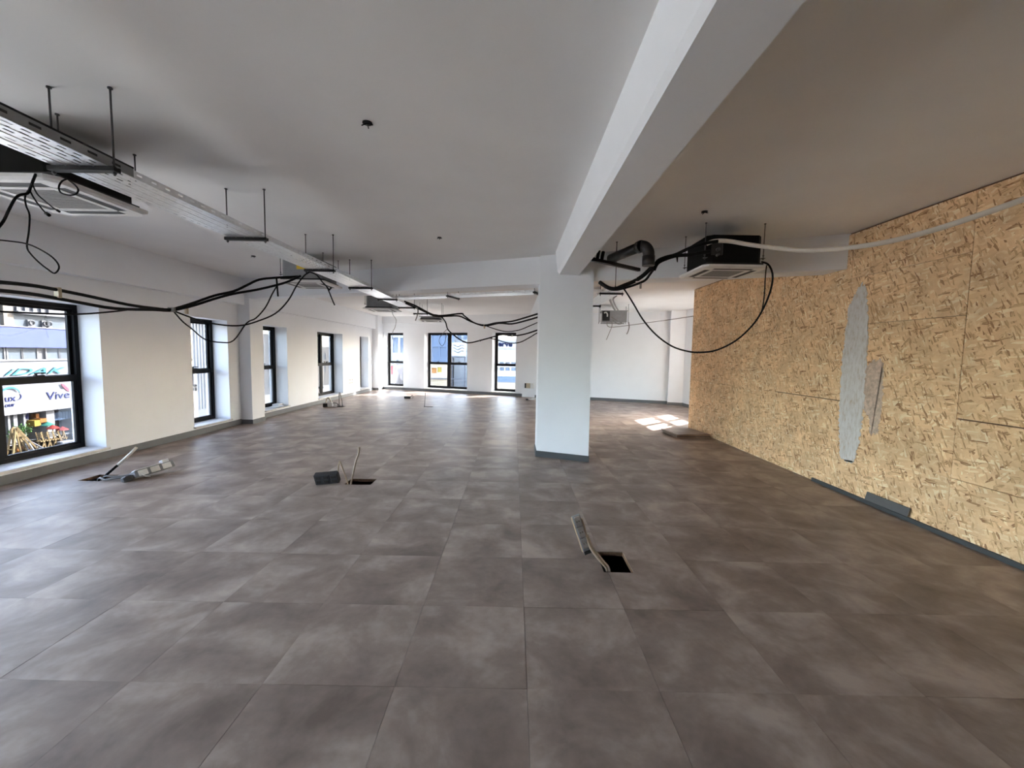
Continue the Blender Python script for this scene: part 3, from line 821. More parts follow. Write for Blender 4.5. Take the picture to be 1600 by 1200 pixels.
ch = thing('support_channel', 'dark steel channel hung on rods beside the white beam and column', 'support channel', (1.1, 5.2, 2.62))
ca, cb_ = Vector((.884, 4.93, 2.62)), Vector((1.63, 5.50, 2.62))
cu_ = (cb_-ca).normalized(); cnn = Vector((-cu_.y, cu_.x, 0)); LCH = (cb_-ca).length
fch = lambda a, b, z: (ca.x+cu_.x*a+cnn.x*b, ca.y+cu_.y*a+cnn.y*b, z)
mbc = MB()
mbc.box((0, -.0205, 2.62), (LCH, .0205, 2.623), fch).box((0, -.0205, 2.623), (LCH, -.0175, 2.661), fch).box((0, .0175, 2.623), (LCH, .0205, 2.661), fch)
mbc.build('channel', M['strut'], ch)
p = fch(.47, 0, 0)
rod_mb(p[0], p[1], 2.33, CZ).build('threaded_rod', M['rod'], ch)
cl2 = MB()
for a in (.12, .20):
    q = Vector(fch(a, .0, 2.66)); cl2.tube([q, q+Vector((.02, .02, .10))], .020, 8)
cl2.build('pipe_clamp', M['foam'], ch)

for pts, z in ((P_F_a, 2.30), (P_F_b, 2.27), (P_F_c, 2.24), (P_F_d, 2.07), (P_F_e, 2.03)):
    pts.append([.74, 6.34, z])
P_fw4.insert(0, [2.56, 11.42, 2.46])
P_fw4.append([4.55, 8.625, 2.50])
def flag(t, p, sx=.03, sz=.05, m='tape'):
    MB().bbox((p[0]-sx/2, p[1]-.012, p[2]-sz), (p[0]+sx/2, p[1]+.012, p[2]+.018), .004).build('tape_wrap', M[m], t)
def bundle(name, label, cat, runs, at=None):
    t = thing(name, label, cat, at or runs[0][0][0])
    for pts, r, m in runs:
        MB().cable(pts, r, 8, 4).build('cable', M[m], t)
    return t
b1 = bundle('cable_bundle', 'thick black cables slung across the near left window up to the tray', 'cables',
            [(P_L_a, .013, 'cable'), (P_L_b, .013, 'cable'), (P_L_c, .007, 'cable')])
flag(b1, P_L_a[3], .045, .06); flag(b1, P_L_a[7], .07, .028, 'greycable'); flag(b1, (P_L_a[8][0]-.06, P_L_a[8][1], P_L_a[8][2]-.06), .03, .05)
b2 = bundle('cable_bundle', 'thin black cables sagging from the tray past the second window', 'cables',
            [(P_L_d, .008, 'cable'), (P_L_e, .007, 'cable')])
b3 = bundle('black_cable', 'thin black cable hanging in a hook off the tray, before the yellow stickered unit', 'cable', [(P_L_f, .007, 'cable')])
MB().tube([P_L_f[3], (P_L_f[3][0]+.03, P_L_f[3][1], P_L_f[3][2]-.03), (P_L_f[3][0]+.05, P_L_f[3][1], P_L_f[3][2]+.0)], .010, 8).build('connector', M['cable'], b3)
bundle('black_cable', 'short thick black cable end hanging straight down below the left bundle', 'cable', [(P_L_g, .010, 'cable')])
b4 = bundle('cable_bundle', 'black cables swagged from the tray end to the column, upper run', 'cables',
            [(P_F_a, .016, 'cable'), (P_F_b, .016, 'cable'), (P_F_c, .009, 'cable')])
flag(b4, P_F_a[7], .035, .07); flag(b4, P_F_b[10], .035, .06)
b5 = bundle('cable_bundle', 'black cables swagged low in front of the far windows, lower run', 'cables',
            [(P_F_d, .014, 'cable'), (P_F_e, .010, 'cable'), (P_F_f, .006, 'greycable')])
flag(b5, P_F_d[5], .05, .02, 'greycable'); flag(b5, P_F_d[7], .04, .02, 'greycable')
bundle('black_cable', 'short cable stub hanging under the far end of the tray', 'cable', [(P_F_g, .012, 'greycable')])
bundle('black_cable', 'thin wire hanging from the unit past the cross beam', 'cable', [(P_D_w, .006, 'greycable')])
b6 = bundle('cable_bundle', 'thick black cables drooping from the pipe elbow beside the column', 'cables',
            [(P_R_a, .024, 'cable'), (P_R_b, .014, 'cable')])
flag(b6, (P_R_a[3][0]+.03, P_R_a[3][1]-.02, P_R_a[3][2]+.02), .03, .03, 'plastic'); flag(b6, (P_R_b[3][0]+.04, P_R_b[3][1]-.02, P_R_b[3][2]-.005), .022, .05, 'greycable'); flag(b6, P_R_a[7], .03, .02, 'plastic')
b7 = bundle('cable_bundle', 'insulated black lines from the pipe elbow to the right air conditioner', 'cables',
            [(P_R_c, .017, 'foam'), (P_R_d, .019, 'foam')])
q = P_R_d[3]
MB().tube([(q[0], q[1], q[2]), (q[0]+.005, q[1], q[2]-.07)], [.014, .006], 8).build('loose_tape_end', M['foam'], b7)
bundle('black_cable', 'black cable hanging in a wide loop before the strand boards', 'cable', [(P_R_loop, .0095, 'cable'), (P_R_loop2, .006, 'cable')])
cd = bundle('conduit_pipe', 'cream plastic conduit sagging from the right air conditioner to the right edge', 'conduit', [(P_conduit, .0215, 'whitepvc')])
b8 = bundle('flexible_hose', 'grey hoses running from the tray to the bare unit', 'hose', [(P_fduct, .024, 'greycable'), (P_fduct2, .018, 'greycable')])
b9 = bundle('cable_bundle', 'loose grey wires dangling under the bare unit without panel', 'cables',
            [(P_fw1, .014, 'greycable'), (P_fw2, .009, 'greycable'), (P_fw3, .016, 'greycable')])
bundle('black_cable', 'thin taut wire from the bare unit towards the strand boards', 'cable', [(P_fw4, .009, 'greycable')])
b10 = bundle('cable_bundle', 'thin black wires dangling with plugs under the upper left air conditioner', 'cables',
             [(P_A1, .007, 'cable'), (P_A2, .0042, 'cable'), (P_A3, .004, 'cable'), (P_A4, .0038, 'cable'), (P_A5, .0045, 'cable')])
MB().tube([P_A3[-1], (P_A3[-1][0]+.018, P_A3[-1][1], P_A3[-1][2]-.012)], .010, 8).build('plug', M['cable'], b10)
MB().tube([P_A4[-1], (P_A4[-1][0]+.014, P_A4[-1][1], P_A4[-1][2]-.008)], .007, 8).build('plug', M['cable'], b10)

# small ceiling outlets
for (x, y, r), lab in (((-.928, 2.64, .030), 'small dark outlet with wire stubs in the ceiling left of the beam'), ((-.935, 5.14, .026), 'tiny dark outlet in the ceiling midway to the cross beam'), ((-3.95, 6.29, .030), 'tiny dark outlet in the ceiling by the left wall band'), ((1.828, 4.10, .030), 'tiny dark outlet in the ceiling over the right air conditioner'), ((-3.33, 6.24, .028), 'tiny dark outlet in the ceiling by the yellow stickered unit'), ((1.9, 9.6, .03), 'tiny outlet in the far ceiling right of the column')):
    t = thing('ceiling_outlet', lab, 'outlet', (x, y, CZ))
    MB().tube([(x, y, CZ), (x, y, CZ-.006)], r, 14).build('outlet_ring', M['slot'], t)
    w = MB()
    for k in range(4):
        a = k*1.7
        w.tube([(x, y, CZ-.004), (x+math.cos(a)*r*.5, y+math.sin(a)*r*.5, CZ-.012), (x+math.cos(a)*r*1.15, y+math.sin(a)*r*1.1, CZ-.014-.004*k)], .0035, 6)
    w.build('wire_stub', M['cable'], t)

# ---------------------------------------------------------------- floor outlets
def oriented(o, ax, up):
    ax = Vector(ax).normalized(); up = Vector(up); up = (up-ax*up.dot(ax)).normalized(); sd = ax.cross(up)
    o = Vector(o)
    return lambda a, b, c: tuple(o+ax*a+sd*b+up*c)
# nearest opening: upright socket bar on its cables
s1 = thing('floor_socket_bar', 'galvanised socket bar standing up on cables from the nearest floor opening', 'socket bar', (.68, 2.80, 0))
top, bot = Vector((.462, 2.86, .365)), Vector((.548, 2.84, .118))
f1 = oriented(bot, top-bot, (0.12, -1, .2))
Lb = (top-bot).length
MB().bbox((0, -.030, -.022), (Lb, .030, .006), .004, f1).build('socket_case', M['galv_dull'], s1)
MB().box((-.004, -.034, -.030), (Lb*.96, -.030, .0), f1).build('case_side', M['card'], s1)
for k in range(3):
    MB().bbox((.02+k*.082, -.022, .004), (.092+k*.082, .022, .010), .003, f1).build('socket_plate', M['galv'], s1)
    hb = MB()
    for b in (-.008, .008): hb.tube([f1(.056+k*.082, b, .009), f1(.056+k*.082, b, .0108)], .004, 8)
    hb.build('socket_hole', M['slot'], s1)
MB().box((-.026, -.026, -.020), (.0, .026, .002), f1).build('end_clip', M['socket'], s1)
tan = plain('tan_flexible_conduit', (.36, .28, .20), .55)
MB().cable([(.70, 2.83, -.14), (.685, 2.80, .0), (.64, 2.80, .06), (.585, 2.83, .12), (.545, 2.85, .20), (.515, 2.865, .30), (.50, 2.87, .34)], .011, 10).build('conduit', tan, s1)
MB().cable([(.71, 2.82, -.14), (.70, 2.80, .0), (.655, 2.81, .06), (.60, 2.84, .12), (.57, 2.87, .17), (.555, 2.89, .22)], .009, 10).build('conduit', M['whitepvc'], s1)

# second opening
s2 = thing('floor_socket_bar', 'dark socket bar lying beside the floor opening left of centre', 'socket bar', (-2.08, 4.6, 0))
f2 = oriented((-2.215, 4.56, .006), (1, .06, .09), (-.10, -.35, 1))
MB().bbox((0, -.035, 0), (.26, .035, .125), .005, f2).build('socket_case', M['pvc'], s2)
MB().box((.006, .034, .006), (.165, .039, .119), f2).box((.175, .034, .006), (.254, .039, .119), f2).build('socket_front', M['socket'], s2)
for k in range(3):
    for z in (.02, .072):
        MB().bbox((.016+k*.084, .037, z), (.072+k*.084, .043, z+.034), .003, f2).build('socket_plate', M['pvc'], s2)
MB().cable([(-1.86, 4.60, -.14), (-1.865, 4.57, .0), (-1.90, 4.56, .13), (-1.945, 4.56, .252), (-1.955, 4.56, .258), (-1.965, 4.56, .22), (-1.972, 4.56, .14)], .0085, 10).build('conduit', tan, s2)
cs2 = thing('conduit_stub', 'bent conduit stub rising from the floor opening left of centre', 'conduit', (-1.83, 4.58, 0))
MB().cable([(-1.83, 4.60, -.14), (-1.83, 4.575, 0), (-1.80, 4.56, .13), (-1.765, 4.56, .28), (-1.735, 4.56, .36), (-1.728, 4.56, .432)], .010, 10).build('conduit', tan, cs2)

# third opening at the left wall
s3 = thing('floor_socket_bar', 'silver socket bar lying on its back by the left window opening', 'socket bar', (-4.25, 4.7, 0))
f3 = oriented((-4.33, 4.58, .045), (.36, .93, .10), (-.45, 0, 1))
MB().bbox((0, -.055, -.035), (.40, .055, .045), .006, f3).build('socket_case', M['galv_dull'], s3)
MB().bbox((.02, -.05, .045), (.28, .05, .056), .004, f3).build('case_back', M['galv'], s3)
for k in range(3):
    MB().bbox((.03+k*.12, .055, -.03), (.12+k*.12, .068, .035), .004, f3).build('socket_plate', M['plastic'], s3)
MB().bbox((.30, -.045, .045), (.37, .03, .085), .004, f3).build('lid_flap', M['galv'], s3)
MB().bbox((-.10, -.05, -.042), (-.005, .04, .02), .015, f3).build('end_cap', M['socket'], s3)
MB().cable([(-4.28, 4.63, .10), (-4.22, 4.60, .05), (-4.20, 4.66, .02)], .006, 8).build('loose_wire', M['plastic'], s3)
for dy in (0, -.12):
    MB().cable([(-4.80, 4.64+dy*.3, -.14), (-4.72, 4.64+dy*.5, .012), (-4.6, 4.65+dy, .014), (-4.45, 4.70+dy, .03), (-4.30, 4.76+dy, .05)], .010, 8).build('conduit', M['greycable'], s3)
cs3 = thing('conduit_stub', 'straight grey conduit stub rising from the floor opening under the left window', 'conduit', (-4.74, 4.7, 0))
MB().tube([(-4.80, 4.60, -.14), (-4.70, 4.655, .04), (-4.61, 4.70, .14)], .014, 10).build('conduit', M['cable'], cs3)
MB().tube([(-4.61, 4.70, .14), (-4.50, 4.74, .26), (-4.44, 4.76, .335)], .016, 10).build('conduit_end', M['whitepvc'], cs3)

# far opening at the left wall
s4 = thing('floor_socket_bar', 'small heap of white and black socket bar below the far double window', 'socket bar', (-4.95, 11.0, 0))
f4 = rotz(-4.97, 11.0, .2)
MB().bbox((-.15, -.06, 0), (-.02, .06, .10), .008, f4).build('socket_case', M['socket'], s4)
MB().bbox((-.03, -.07, .01), (.09, .06, .13), .008, f4).build('socket_case', M['plastic'], s4)
MB().bbox((.12, -.05, 0), (.19, .05, .09), .008, f4).build('socket_plate', M['plastic'], s4)
MB().cable([f4(-.08, 0, .10), f4(-.06, 0, .20), f4(-.02, 0, .25), f4(.03, 0, .18), f4(.06, 0, .10)], .02, 8).build('wire_loop', M['whitepvc'], s4)
MB().cable([f4(.05, .02, .10), f4(.18, 0, .10), f4(.25, .04, .03), (-4.70, 11.10, .0)], .012, 8).build('conduit', M['greycable'], s4)
cs4 = thing('conduit_stub', 'pair of thin conduit stubs rising below the far double window', 'conduit', (-4.74, 11.1, 0))
MB().tube([(-4.745, 11.1, -.12), (-4.735, 11.1, .39)], .010, 8).build('conduit', M['greycable'], cs4)
MB().tube([(-4.635, 11.1, -.12), (-4.665, 11.1, .18), (-4.725, 11.12, .39)], .011, 8).build('conduit', M['greycable'], cs4)
cs5 = thing('conduit_stub', 'lone thin conduit stub rising from the far middle floor opening', 'conduit', (-2.45, 11.32, 0))
MB().tube([(-2.46, 11.32, -.12), (-2.455, 11.32, .02), (-2.435, 11.32, .40)], .009, 8).build('conduit', M['greycable'], cs5)
jb = thing('junction_box', 'small black box with a wire on the floor before the far windows', 'junction box', (-3.45, 13.35, 0))
MB().bbox((-3.56, 13.30, 0), (-3.36, 13.42, .07), .01).build('box_case', M['socket'], jb)
MB().cable([(-3.36, 13.36, .05), (-3.31, 13.36, .10), (-3.28, 13.38, .06), (-3.32, 13.42, .01)], .010, 8).build('wire', M['greycable'], jb)
jc = thing('junction_box', 'black and white wire litter on the floor beside the column foot', 'junction box', (.6, 13.5, 0))
MB().bbox((.42, 13.42, 0), (.50, 13.5, .04), .01).build('box_case', M['socket'], jc)
MB().cable([(.52, 13.46, .02), (.60, 13.40, .03), (.72, 13.44, .04), (.70, 13.54, .05), (.60, 13.52, .03), (.66, 13.46, .06)], .014, 8).build('wire', M['plastic'], jc)

# wall outlets
o1 = thing('wall_socket', 'double row of flush sockets low on the wall between the last left windows', 'wall socket', (XL, 13.9, .48))
for y in (13.72, 13.90):
    for z in (.40, .50):
        o = MB().bbox((XL-.001, y, z), (XL+.010, y+.15, z+.085), .004).build('socket_plate', M['plastic'], o1)
        MB().box((XL+.010, y+.04, z+.025), (XL+.0115, y+.11, z+.06)).build('socket_hole', M['greycable'], o1)
px = fF(6.36, 0, -.16)
o2 = thing('wall_socket', 'open socket row, black and yellow, low on the far pilaster by the column', 'wall socket', (px[0], px[1], .4))
fo = lambda a, b, c: fF(6.36+a, b, -.16-c)
MB().box((0, .31, -.002), (.34, .50, .006), lambda a, b, c: fo(a, b, c)).build('back_plate', M['plastic'], o2)
for a0, a1, m in ((.0, .05, 'slot'), (.06, .20, 'tape'), (.21, .33, 'plastic')):
    MB().box((a0, .32, .006), (a1, .49, .03), fo).build('socket_module', M[m], o2)

# papers on the sill of the third window
pp = thing('paper_stack', 'untidy papers lying on the sill just past the pilaster', 'papers', (-5.68, 9.7, ZS))
for k in range(4):
    fp = rotz(-5.67+.02*k, 9.62+.10*(k % 2), .3*k-.3)
    MB().box((-.10, -.15, ZS+.005+.006*k), (.10, .15, ZS+.010+.006*k), fp).build('sheet', M['paper'], pp)
MB().bbox((-5.78, 9.75, ZS+.004), (-5.62, 9.97, ZS+.06), .01).build('box', M['plastic'], pp)

# spare tiles and loose skirting by the strand boards
for k in range(3):
    fs_ = rotz(3.36-.01*k, 7.86+.012*k, .06+.03*k)
    z0 = .002+k*.022
    t = thing('spare_tile', ['bottom', 'middle', 'top'][k]+' tile of the small stack by the strand board wall', 'floor tile', (3.36, 7.86, z0), 'stacked spare tiles')
    MB().plate(-.32, .32, -.31, .31, z0, z0+.008, [], fs_).build('tile_back', M['card'] if k != 1 else M['slot'], t)
    MB().plate(-.325, .325, -.315, .315, z0+.008, z0+.019, [], fs_).build('tile_face', M['floor'], t)
sk = MB()
sk.bbox((3.722, 1.6, 0), (3.746, 5.02, .040), .004)
tag(sk.build('loose_skirting', M['base_dark']), 'long grey skirting lying along the foot of the strand boards', 'skirting')
f5 = oriented((3.715, 3.76, .047), (0, 1, 0), (.25, 0, 1))
tag(MB().bbox((0, -.006, 0), (.47, .006, .085), .003, f5).build('skirting_offcut', plain('dark_grey_offcut', (.095, .096, .095), .5)), 'short grey skirting offcut leaning on the strand boards over the long one', 'skirting')

# ---------------------------------------------------------------- street outside
GZ = -7.2
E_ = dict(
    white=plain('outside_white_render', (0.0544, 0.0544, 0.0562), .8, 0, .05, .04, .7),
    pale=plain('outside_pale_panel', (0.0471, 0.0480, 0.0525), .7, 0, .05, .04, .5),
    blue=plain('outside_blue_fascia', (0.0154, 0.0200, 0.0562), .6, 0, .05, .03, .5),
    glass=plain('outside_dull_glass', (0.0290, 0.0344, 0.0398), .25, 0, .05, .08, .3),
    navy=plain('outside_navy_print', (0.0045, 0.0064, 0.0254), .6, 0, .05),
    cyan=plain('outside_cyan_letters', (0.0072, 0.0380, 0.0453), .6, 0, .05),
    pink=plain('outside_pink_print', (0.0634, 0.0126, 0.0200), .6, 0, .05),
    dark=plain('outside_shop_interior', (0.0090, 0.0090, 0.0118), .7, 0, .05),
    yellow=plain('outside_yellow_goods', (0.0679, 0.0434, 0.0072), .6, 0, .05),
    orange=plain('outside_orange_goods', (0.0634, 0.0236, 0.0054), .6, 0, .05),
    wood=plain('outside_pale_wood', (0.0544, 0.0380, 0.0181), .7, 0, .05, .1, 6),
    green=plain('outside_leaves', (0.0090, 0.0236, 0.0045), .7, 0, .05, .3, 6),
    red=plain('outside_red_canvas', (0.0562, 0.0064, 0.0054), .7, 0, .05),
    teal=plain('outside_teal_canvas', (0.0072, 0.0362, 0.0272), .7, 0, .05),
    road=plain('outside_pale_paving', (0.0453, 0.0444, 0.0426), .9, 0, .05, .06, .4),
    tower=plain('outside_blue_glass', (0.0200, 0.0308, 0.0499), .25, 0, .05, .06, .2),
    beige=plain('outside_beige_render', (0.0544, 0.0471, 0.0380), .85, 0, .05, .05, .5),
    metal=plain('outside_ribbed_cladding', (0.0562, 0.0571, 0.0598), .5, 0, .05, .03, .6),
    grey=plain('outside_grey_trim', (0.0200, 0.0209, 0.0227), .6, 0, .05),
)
gp = MB().box((-160, -60, GZ-.3), (160, 260, GZ)).build('street_ground', plain('sunlit_street_paving', (0.2281, 0.2214, 0.2079), .9, 0, .1, .06, .4))  # made paler than the shop pavement to bounce light up onto the ceilings
struct(gp, 'pale street paving outside, one floor below')

EF_ = dict(
    white=plain('far_white_render', (0.416, 0.428, 0.453), .8, 0, .05, .04, .7),
    pale=plain('far_pale_panel', (.34, .36, .38), .7, 0, .05, .04, .5),
    glass=plain('far_dull_glass', (0.171, 0.220, 0.294), .25, 0, .05, .08, .3),
    navy=plain('far_navy_print', (.008, .012, .04), .6, 0, .05),
    dark=plain('far_dark_interior', (0.061, 0.061, 0.073), .7, 0, .05),
    yellow=plain('far_yellow_board', (0.416, 0.318, 0.073), .6, 0, .05),
    orange=plain('far_orange_board', (0.441, 0.208, 0.073), .6, 0, .05),
    red=plain('far_red_sign', (0.490, 0.061, 0.073), .7, 0, .05),
    tower=plain('far_blue_glass', (.15, .20, .29), .25, 0, .05, .06, .2),
    beige=plain('far_beige_render', (0.490, 0.416, 0.306), .85, 0, .05, .05, .5),
    grey=plain('far_grey_trim', (0.110, 0.117, 0.135), .6, 0, .05),
)
def text(parent, name, body, size, fn, mat, shear=0, ext=.03, align='LEFT', bold=0):
    """lettering as extruded outlines turned into a mesh; fn maps (a along, z up, d proud) to the world"""
    cu = bpy.data.curves.new(name, 'FONT')
    cu.body = body; cu.size = size; cu.extrude = ext; cu.shear = shear; cu.align_x = align
    cu.resolution_u = 3; cu.offset = bold
    tmp = bpy.data.objects.new('tmp', cu)
    COL.objects.link(tmp)
    bpy.context.view_layer.update()
    me = bpy.data.meshes.new_from_object(tmp.evaluated_get(bpy.context.evaluated_depsgraph_get()))
    mb = MB()
    mb.add([fn(v.co.x, v.co.y, v.co.z) for v in me.vertices], [tuple(p.vertices) for p in me.polygons])
    bpy.data.objects.remove(tmp); bpy.data.curves.remove(cu); bpy.data.meshes.remove(me)
    return mb.build(name, mat, parent)

# shop building across the street, facing +X
FX = -44.0
Y2 = lambda y: 2*y
Z2 = lambda z: 2*z-EYE
ff = lambda y, z, d: (FX+d, Y2(y), Z2(z))
shop = thing('shop_building', 'white shop building across the street with blue fascia and lettered signs', 'building', (FX, 36, GZ))
def fbox(name, y0, y1, z0, z1, d0, d1, m, parent=shop, **k):
    return MB().box((y0, z0, d0), (y1, z1, d1), ff).build(name, E_[m], parent, **k)
fbox('upper_wall', 14.5, 23.5, 2.37, 5.5, -8, -1.2, 'white')
fbox('blue_fascia', 14.5, 23.5, 1.44, 2.33, -8, .5, 'blue')
fbox('parapet_rail', 14.5, 23.5, 2.33, 2.37, .2, .6, 'white')
fbox('middle_wall', 14.5, 23.5, .55, 1.44, -8, -.25, 'white')
fbox('letter_wall', 14.5, 23.5, -.25, .86, -8, 0, 'pale')
y = 14.9
wy = [(16.65, 17.15), (17.22, 17.68), (17.82, 18.32), (18.39, 18.91), (19.31, 19.83), (19.90, 20.42), (20.9, 21.4), (21.48, 22.0), (15.5, 16.0)]
for a, b in wy:
    w_ = MB().plate(a-.05, b+.05, .88, 1.44, -.26, -.05, [(a, b, .92, 1.42)], ff).build('window_frame', E_['white'], shop)
    MB().box((a, .92, -.20), (b, 1.42, -.14), ff).build('pane', E_['glass'], w_)
fbox('sill_band', 14.5, 23.5, .84, .90, -.2, .15, 'white')
fbox('top_pillar', 18.10, 18.46, 2.37, 5.5, -1.3, -.9, 'beige')
fbox('top_glazing', 18.5, 20.6, 2.40, 2.95, -1.25, -1.1, 'glass')
fbox('top_glazing', 17.2, 17.95, 2.40, 2.62, -1.25, -1.1, 'glass')
fbox('top_ledge', 18.46, 21.0, 2.95, 3.08, -1.2, -.4, 'white')
for k in range(7):
    fbox('top_rib', 18.0+k*.32, 18.03+k*.32, 3.10, 3.5, -1.3, -1.0, 'pale')
for y in (19.13, 19.70, 19.85):
    mb = MB(); n = 24
    ring = []
    for r, dd in ((.115, 0), (.115, .12), (.085, .12), (.085, .02)):
        ring.append([ff(y+r*math.cos(2*math.pi*k/n), 2.585+r*math.sin(2*math.pi*k/n), -.9+dd) for k in range(n)])
    V = [p for g in ring for p in g]
    mb.add(V, [(i*n+k, i*n+(k+1) % n, ((i+1) % 4)*n+(k+1) % n, ((i+1) % 4)*n+k) for i in range(4) for k in range(n)])
    mb.build('fan_ring', E_['grey'], shop)
    fbox('fan_unit', y-.13, y+.13, 2.40, 2.72, -1.1, -.91, 'white')
# lettering on the pale wall
text(shop, 'cyan_lettering', 'iDAK i', .52*2, lambda a, b, c: (FX+.05+c, Y2(17.52)+a*1.9, Z2(.22)+b*.80), E_['cyan'], .45, .10)
fbox('light_stripe', 14.5, 23.5, -.52, -.25, -8, .8, 'pale')
fbox('sign_board', 14.5, 23.5, -1.46, -.52, -8, .9, 'white')
sf = lambda y, z: (lambda a, b, c: (FX+.92+c, Y2(y)+a, Z2(z)+b))
def lettering(body, size, y, z, k): return text(shop, 'navy_lettering', body, size, lambda a, b, c: (FX+.93+c, y+a*k, Z2(z)+b), E_['navy'], .06, .03)
lettering('ux', .80, 34.35, -.87, 1.0)
lettering('our', .52, 34.35, -1.10, .95)
lettering('Vive', 1.02, 37.45, -.96, 1.15)
def arc_band(name, cy_, cz_, r0, r1, a0, a1, m, sy=1.0):
    mb = MB(); n = 16; V = []
    for k in range(n+1):
        t = math.radians(a0+(a1-a0)*k/n)
        w_ = math.sin(math.pi*k/n)*.9+.1
        for r in (r0, r0+(r1-r0)*w_):
            for d in (.90, .95): V.append(ff((cy_+r*sy*math.cos(t))*.979, cz_+r*math.sin(t), d))
    F = []
    for k in range(n):
        i = k*4
        F += [(i, i+4, i+6, i+2), (i+1, i+3, i+7, i+5), (i, i+1, i+5, i+4), (i+2, i+6, i+7, i+3)]
    return mb.add(V, F).build(name, E_[m], shop)
arc_band('logo_swoosh', 17.78, -.62, .30, .37, 165, 15, 'cyan', 1.15)
arc_band('logo_swoosh', 17.98, -.68, .16, .20, 40, -80, 'navy', 1.0)
MB().prism([(19.80, -.26), (19.92, -.28), (20.12, -.52), (20.14, -.66), (20.02, -.60), (19.86, -.40)], .90, .96, lambda a, b, c: ff(a*.979, b, c)).build('logo_petal', E_['pink'], shop)
# shop front
fbox('shop_back', 14.5, 23.5, -2.95, -1.46, -8, -2.0, 'dark')
for y0, y1 in ((17.50, 17.58), (17.70, 17.84), (18.07, 18.14), (18.96, 19.30), (20.6, 20.8), (16.6, 16.9), (22, 22.2)):
    fbox('shop_pillar', y0, y1, -2.95, -1.46, -2, .3, 'white')
fbox('poster_blue', 18.15, 18.56, -1.90, -1.47, -.6, -.4, 'navy')
fbox('poster_white', 18.24, 18.46, -1.66, -1.54, -.4, -.35, 'white')
fbox('poster_white', 18.22, 18.50, -1.93, -1.80, -.4, -.3, 'white')
fbox('goods_yellow', 18.43, 18.68, -2.15, -1.88, -.5, .4, 'yellow')
fbox('goods_orange', 18.66, 18.93, -2.02, -1.84, -.5, .4, 'orange')
fbox('goods_orange', 18.68, 18.80, -1.80, -1.62, -.5, .0, 'orange')
for k in range(9):
    fbox('blind_strip', 19.33+k*.13, 19.33+k*.13+.115, -2.1, -1.72, -.9, -.7, 'tower')
fbox('goods_white', 17.86, 18.02, -1.95, -1.78, -.6, -.2, 'white')

# garden goods on the pavement before the shop
GX = -40.0
gf = lambda y, z: Vector((GX, 2*y, 2*z-EYE))
GB = 2*-2.86-EYE
gpv = MB().box((-44.5, 28, GZ), (-37.5, 48, GB)).build('shop_pavement', E_['road'])
struct(gpv, 'raised pavement before the shops across the street')
def bar(mb, a, b, w=.05):
    a, b = Vector(a), Vector(b)
    f = oriented(a, b-a, (0, 0, 1) if abs((b-a).normalized().z) < .95 else (1, 0, 0))
    return mb.box((0, -w/2, -w/2), ((b-a).length, w/2, w/2), f)
def ladder(label, apex, feet, m, w=.07, rungs=5):
    t = thing('step_ladder', label, 'ladder', (feet[0].x, feet[0].y, GB))
    for side, f in enumerate(feet):
        bar(MB(), f, apex, w).build('ladder_leg', E_[m], t)
        g2, a2 = f+Vector((-.5, 0, 0)), apex+Vector((-.3, 0, 0))
        bar(MB(), g2, a2, w).build('ladder_leg', E_[m], t)
        for k in range(1, rungs):
            q = f.lerp(apex, k/rungs); r_ = g2.lerp(a2, k/rungs)
            bar(MB(), q, r_, w*.7).build('rung', E_[m], t)
def gnd(y, x=GX): return Vector((x, 2*y, GB))
ladder('pale wooden ladder standing open before the lettered shop', gf(16.25, -1.80), [gnd(16.10), gnd(16.37)], 'wood', .10)
ladder('long wooden trestle leaning beside the open wooden ladder', gf(16.28, -1.76), [gnd(16.60, GX+.5), gnd(16.80, GX+.5)], 'wood', .10)
ladder('white stepladder on the pavement across the street', gf(16.60, -2.34), [gnd(16.46, GX+1), gnd(16.90, GX+1)], 'white', .07, 4)
def plant(label, y, z0, z1, w, x=GX-.8, m='green'):
    t = thing('potted_shrub', label, 'shrub', (x, 2*y, GB))
    MB().tube([(x, 2*y, GB), (x, 2*y, GB+.35)], [.18, .24], 12).build('pot', E_['orange'], t)
    MB().tube([(x, 2*y, GB+.3), (x, 2*y, 2*z0-EYE+.2)], .03, 6).build('stem', E_['wood'], t)
    rnd = random.Random(int(y*100))
    lv = MB()
    for k in range(150):
        c = Vector((x+rnd.gauss(0, w*.45), 2*y+rnd.gauss(0, w*.5), (2*z0+2*z1)/2-EYE+rnd.gauss(0, (z1-z0)*.5)))
        u_ = Vector((rnd.uniform(-1, 1), rnd.uniform(-1, 1), rnd.uniform(-1, 1))).normalized()*.11
        v_ = u_.cross(Vector((rnd.uniform(-1, 1), rnd.uniform(-1, 1), 1))).normalized()*.05
        lv.add([c-u_, c+v_, c+u_, c-v_], [(0, 1, 2, 3)])
    lv.build('foliage', E_[m], t, kind='stuff')
plant('leafy shrub in a pot left of the open wooden ladder', 16.03, -2.2, -1.82, .35)
plant('leafy shrub in a pot behind the long trestle', 16.55, -2.2, -1.85, .4)
plant('leafy shrub in a pot before the yellow goods', 16.88, -2.25, -1.78, .4)
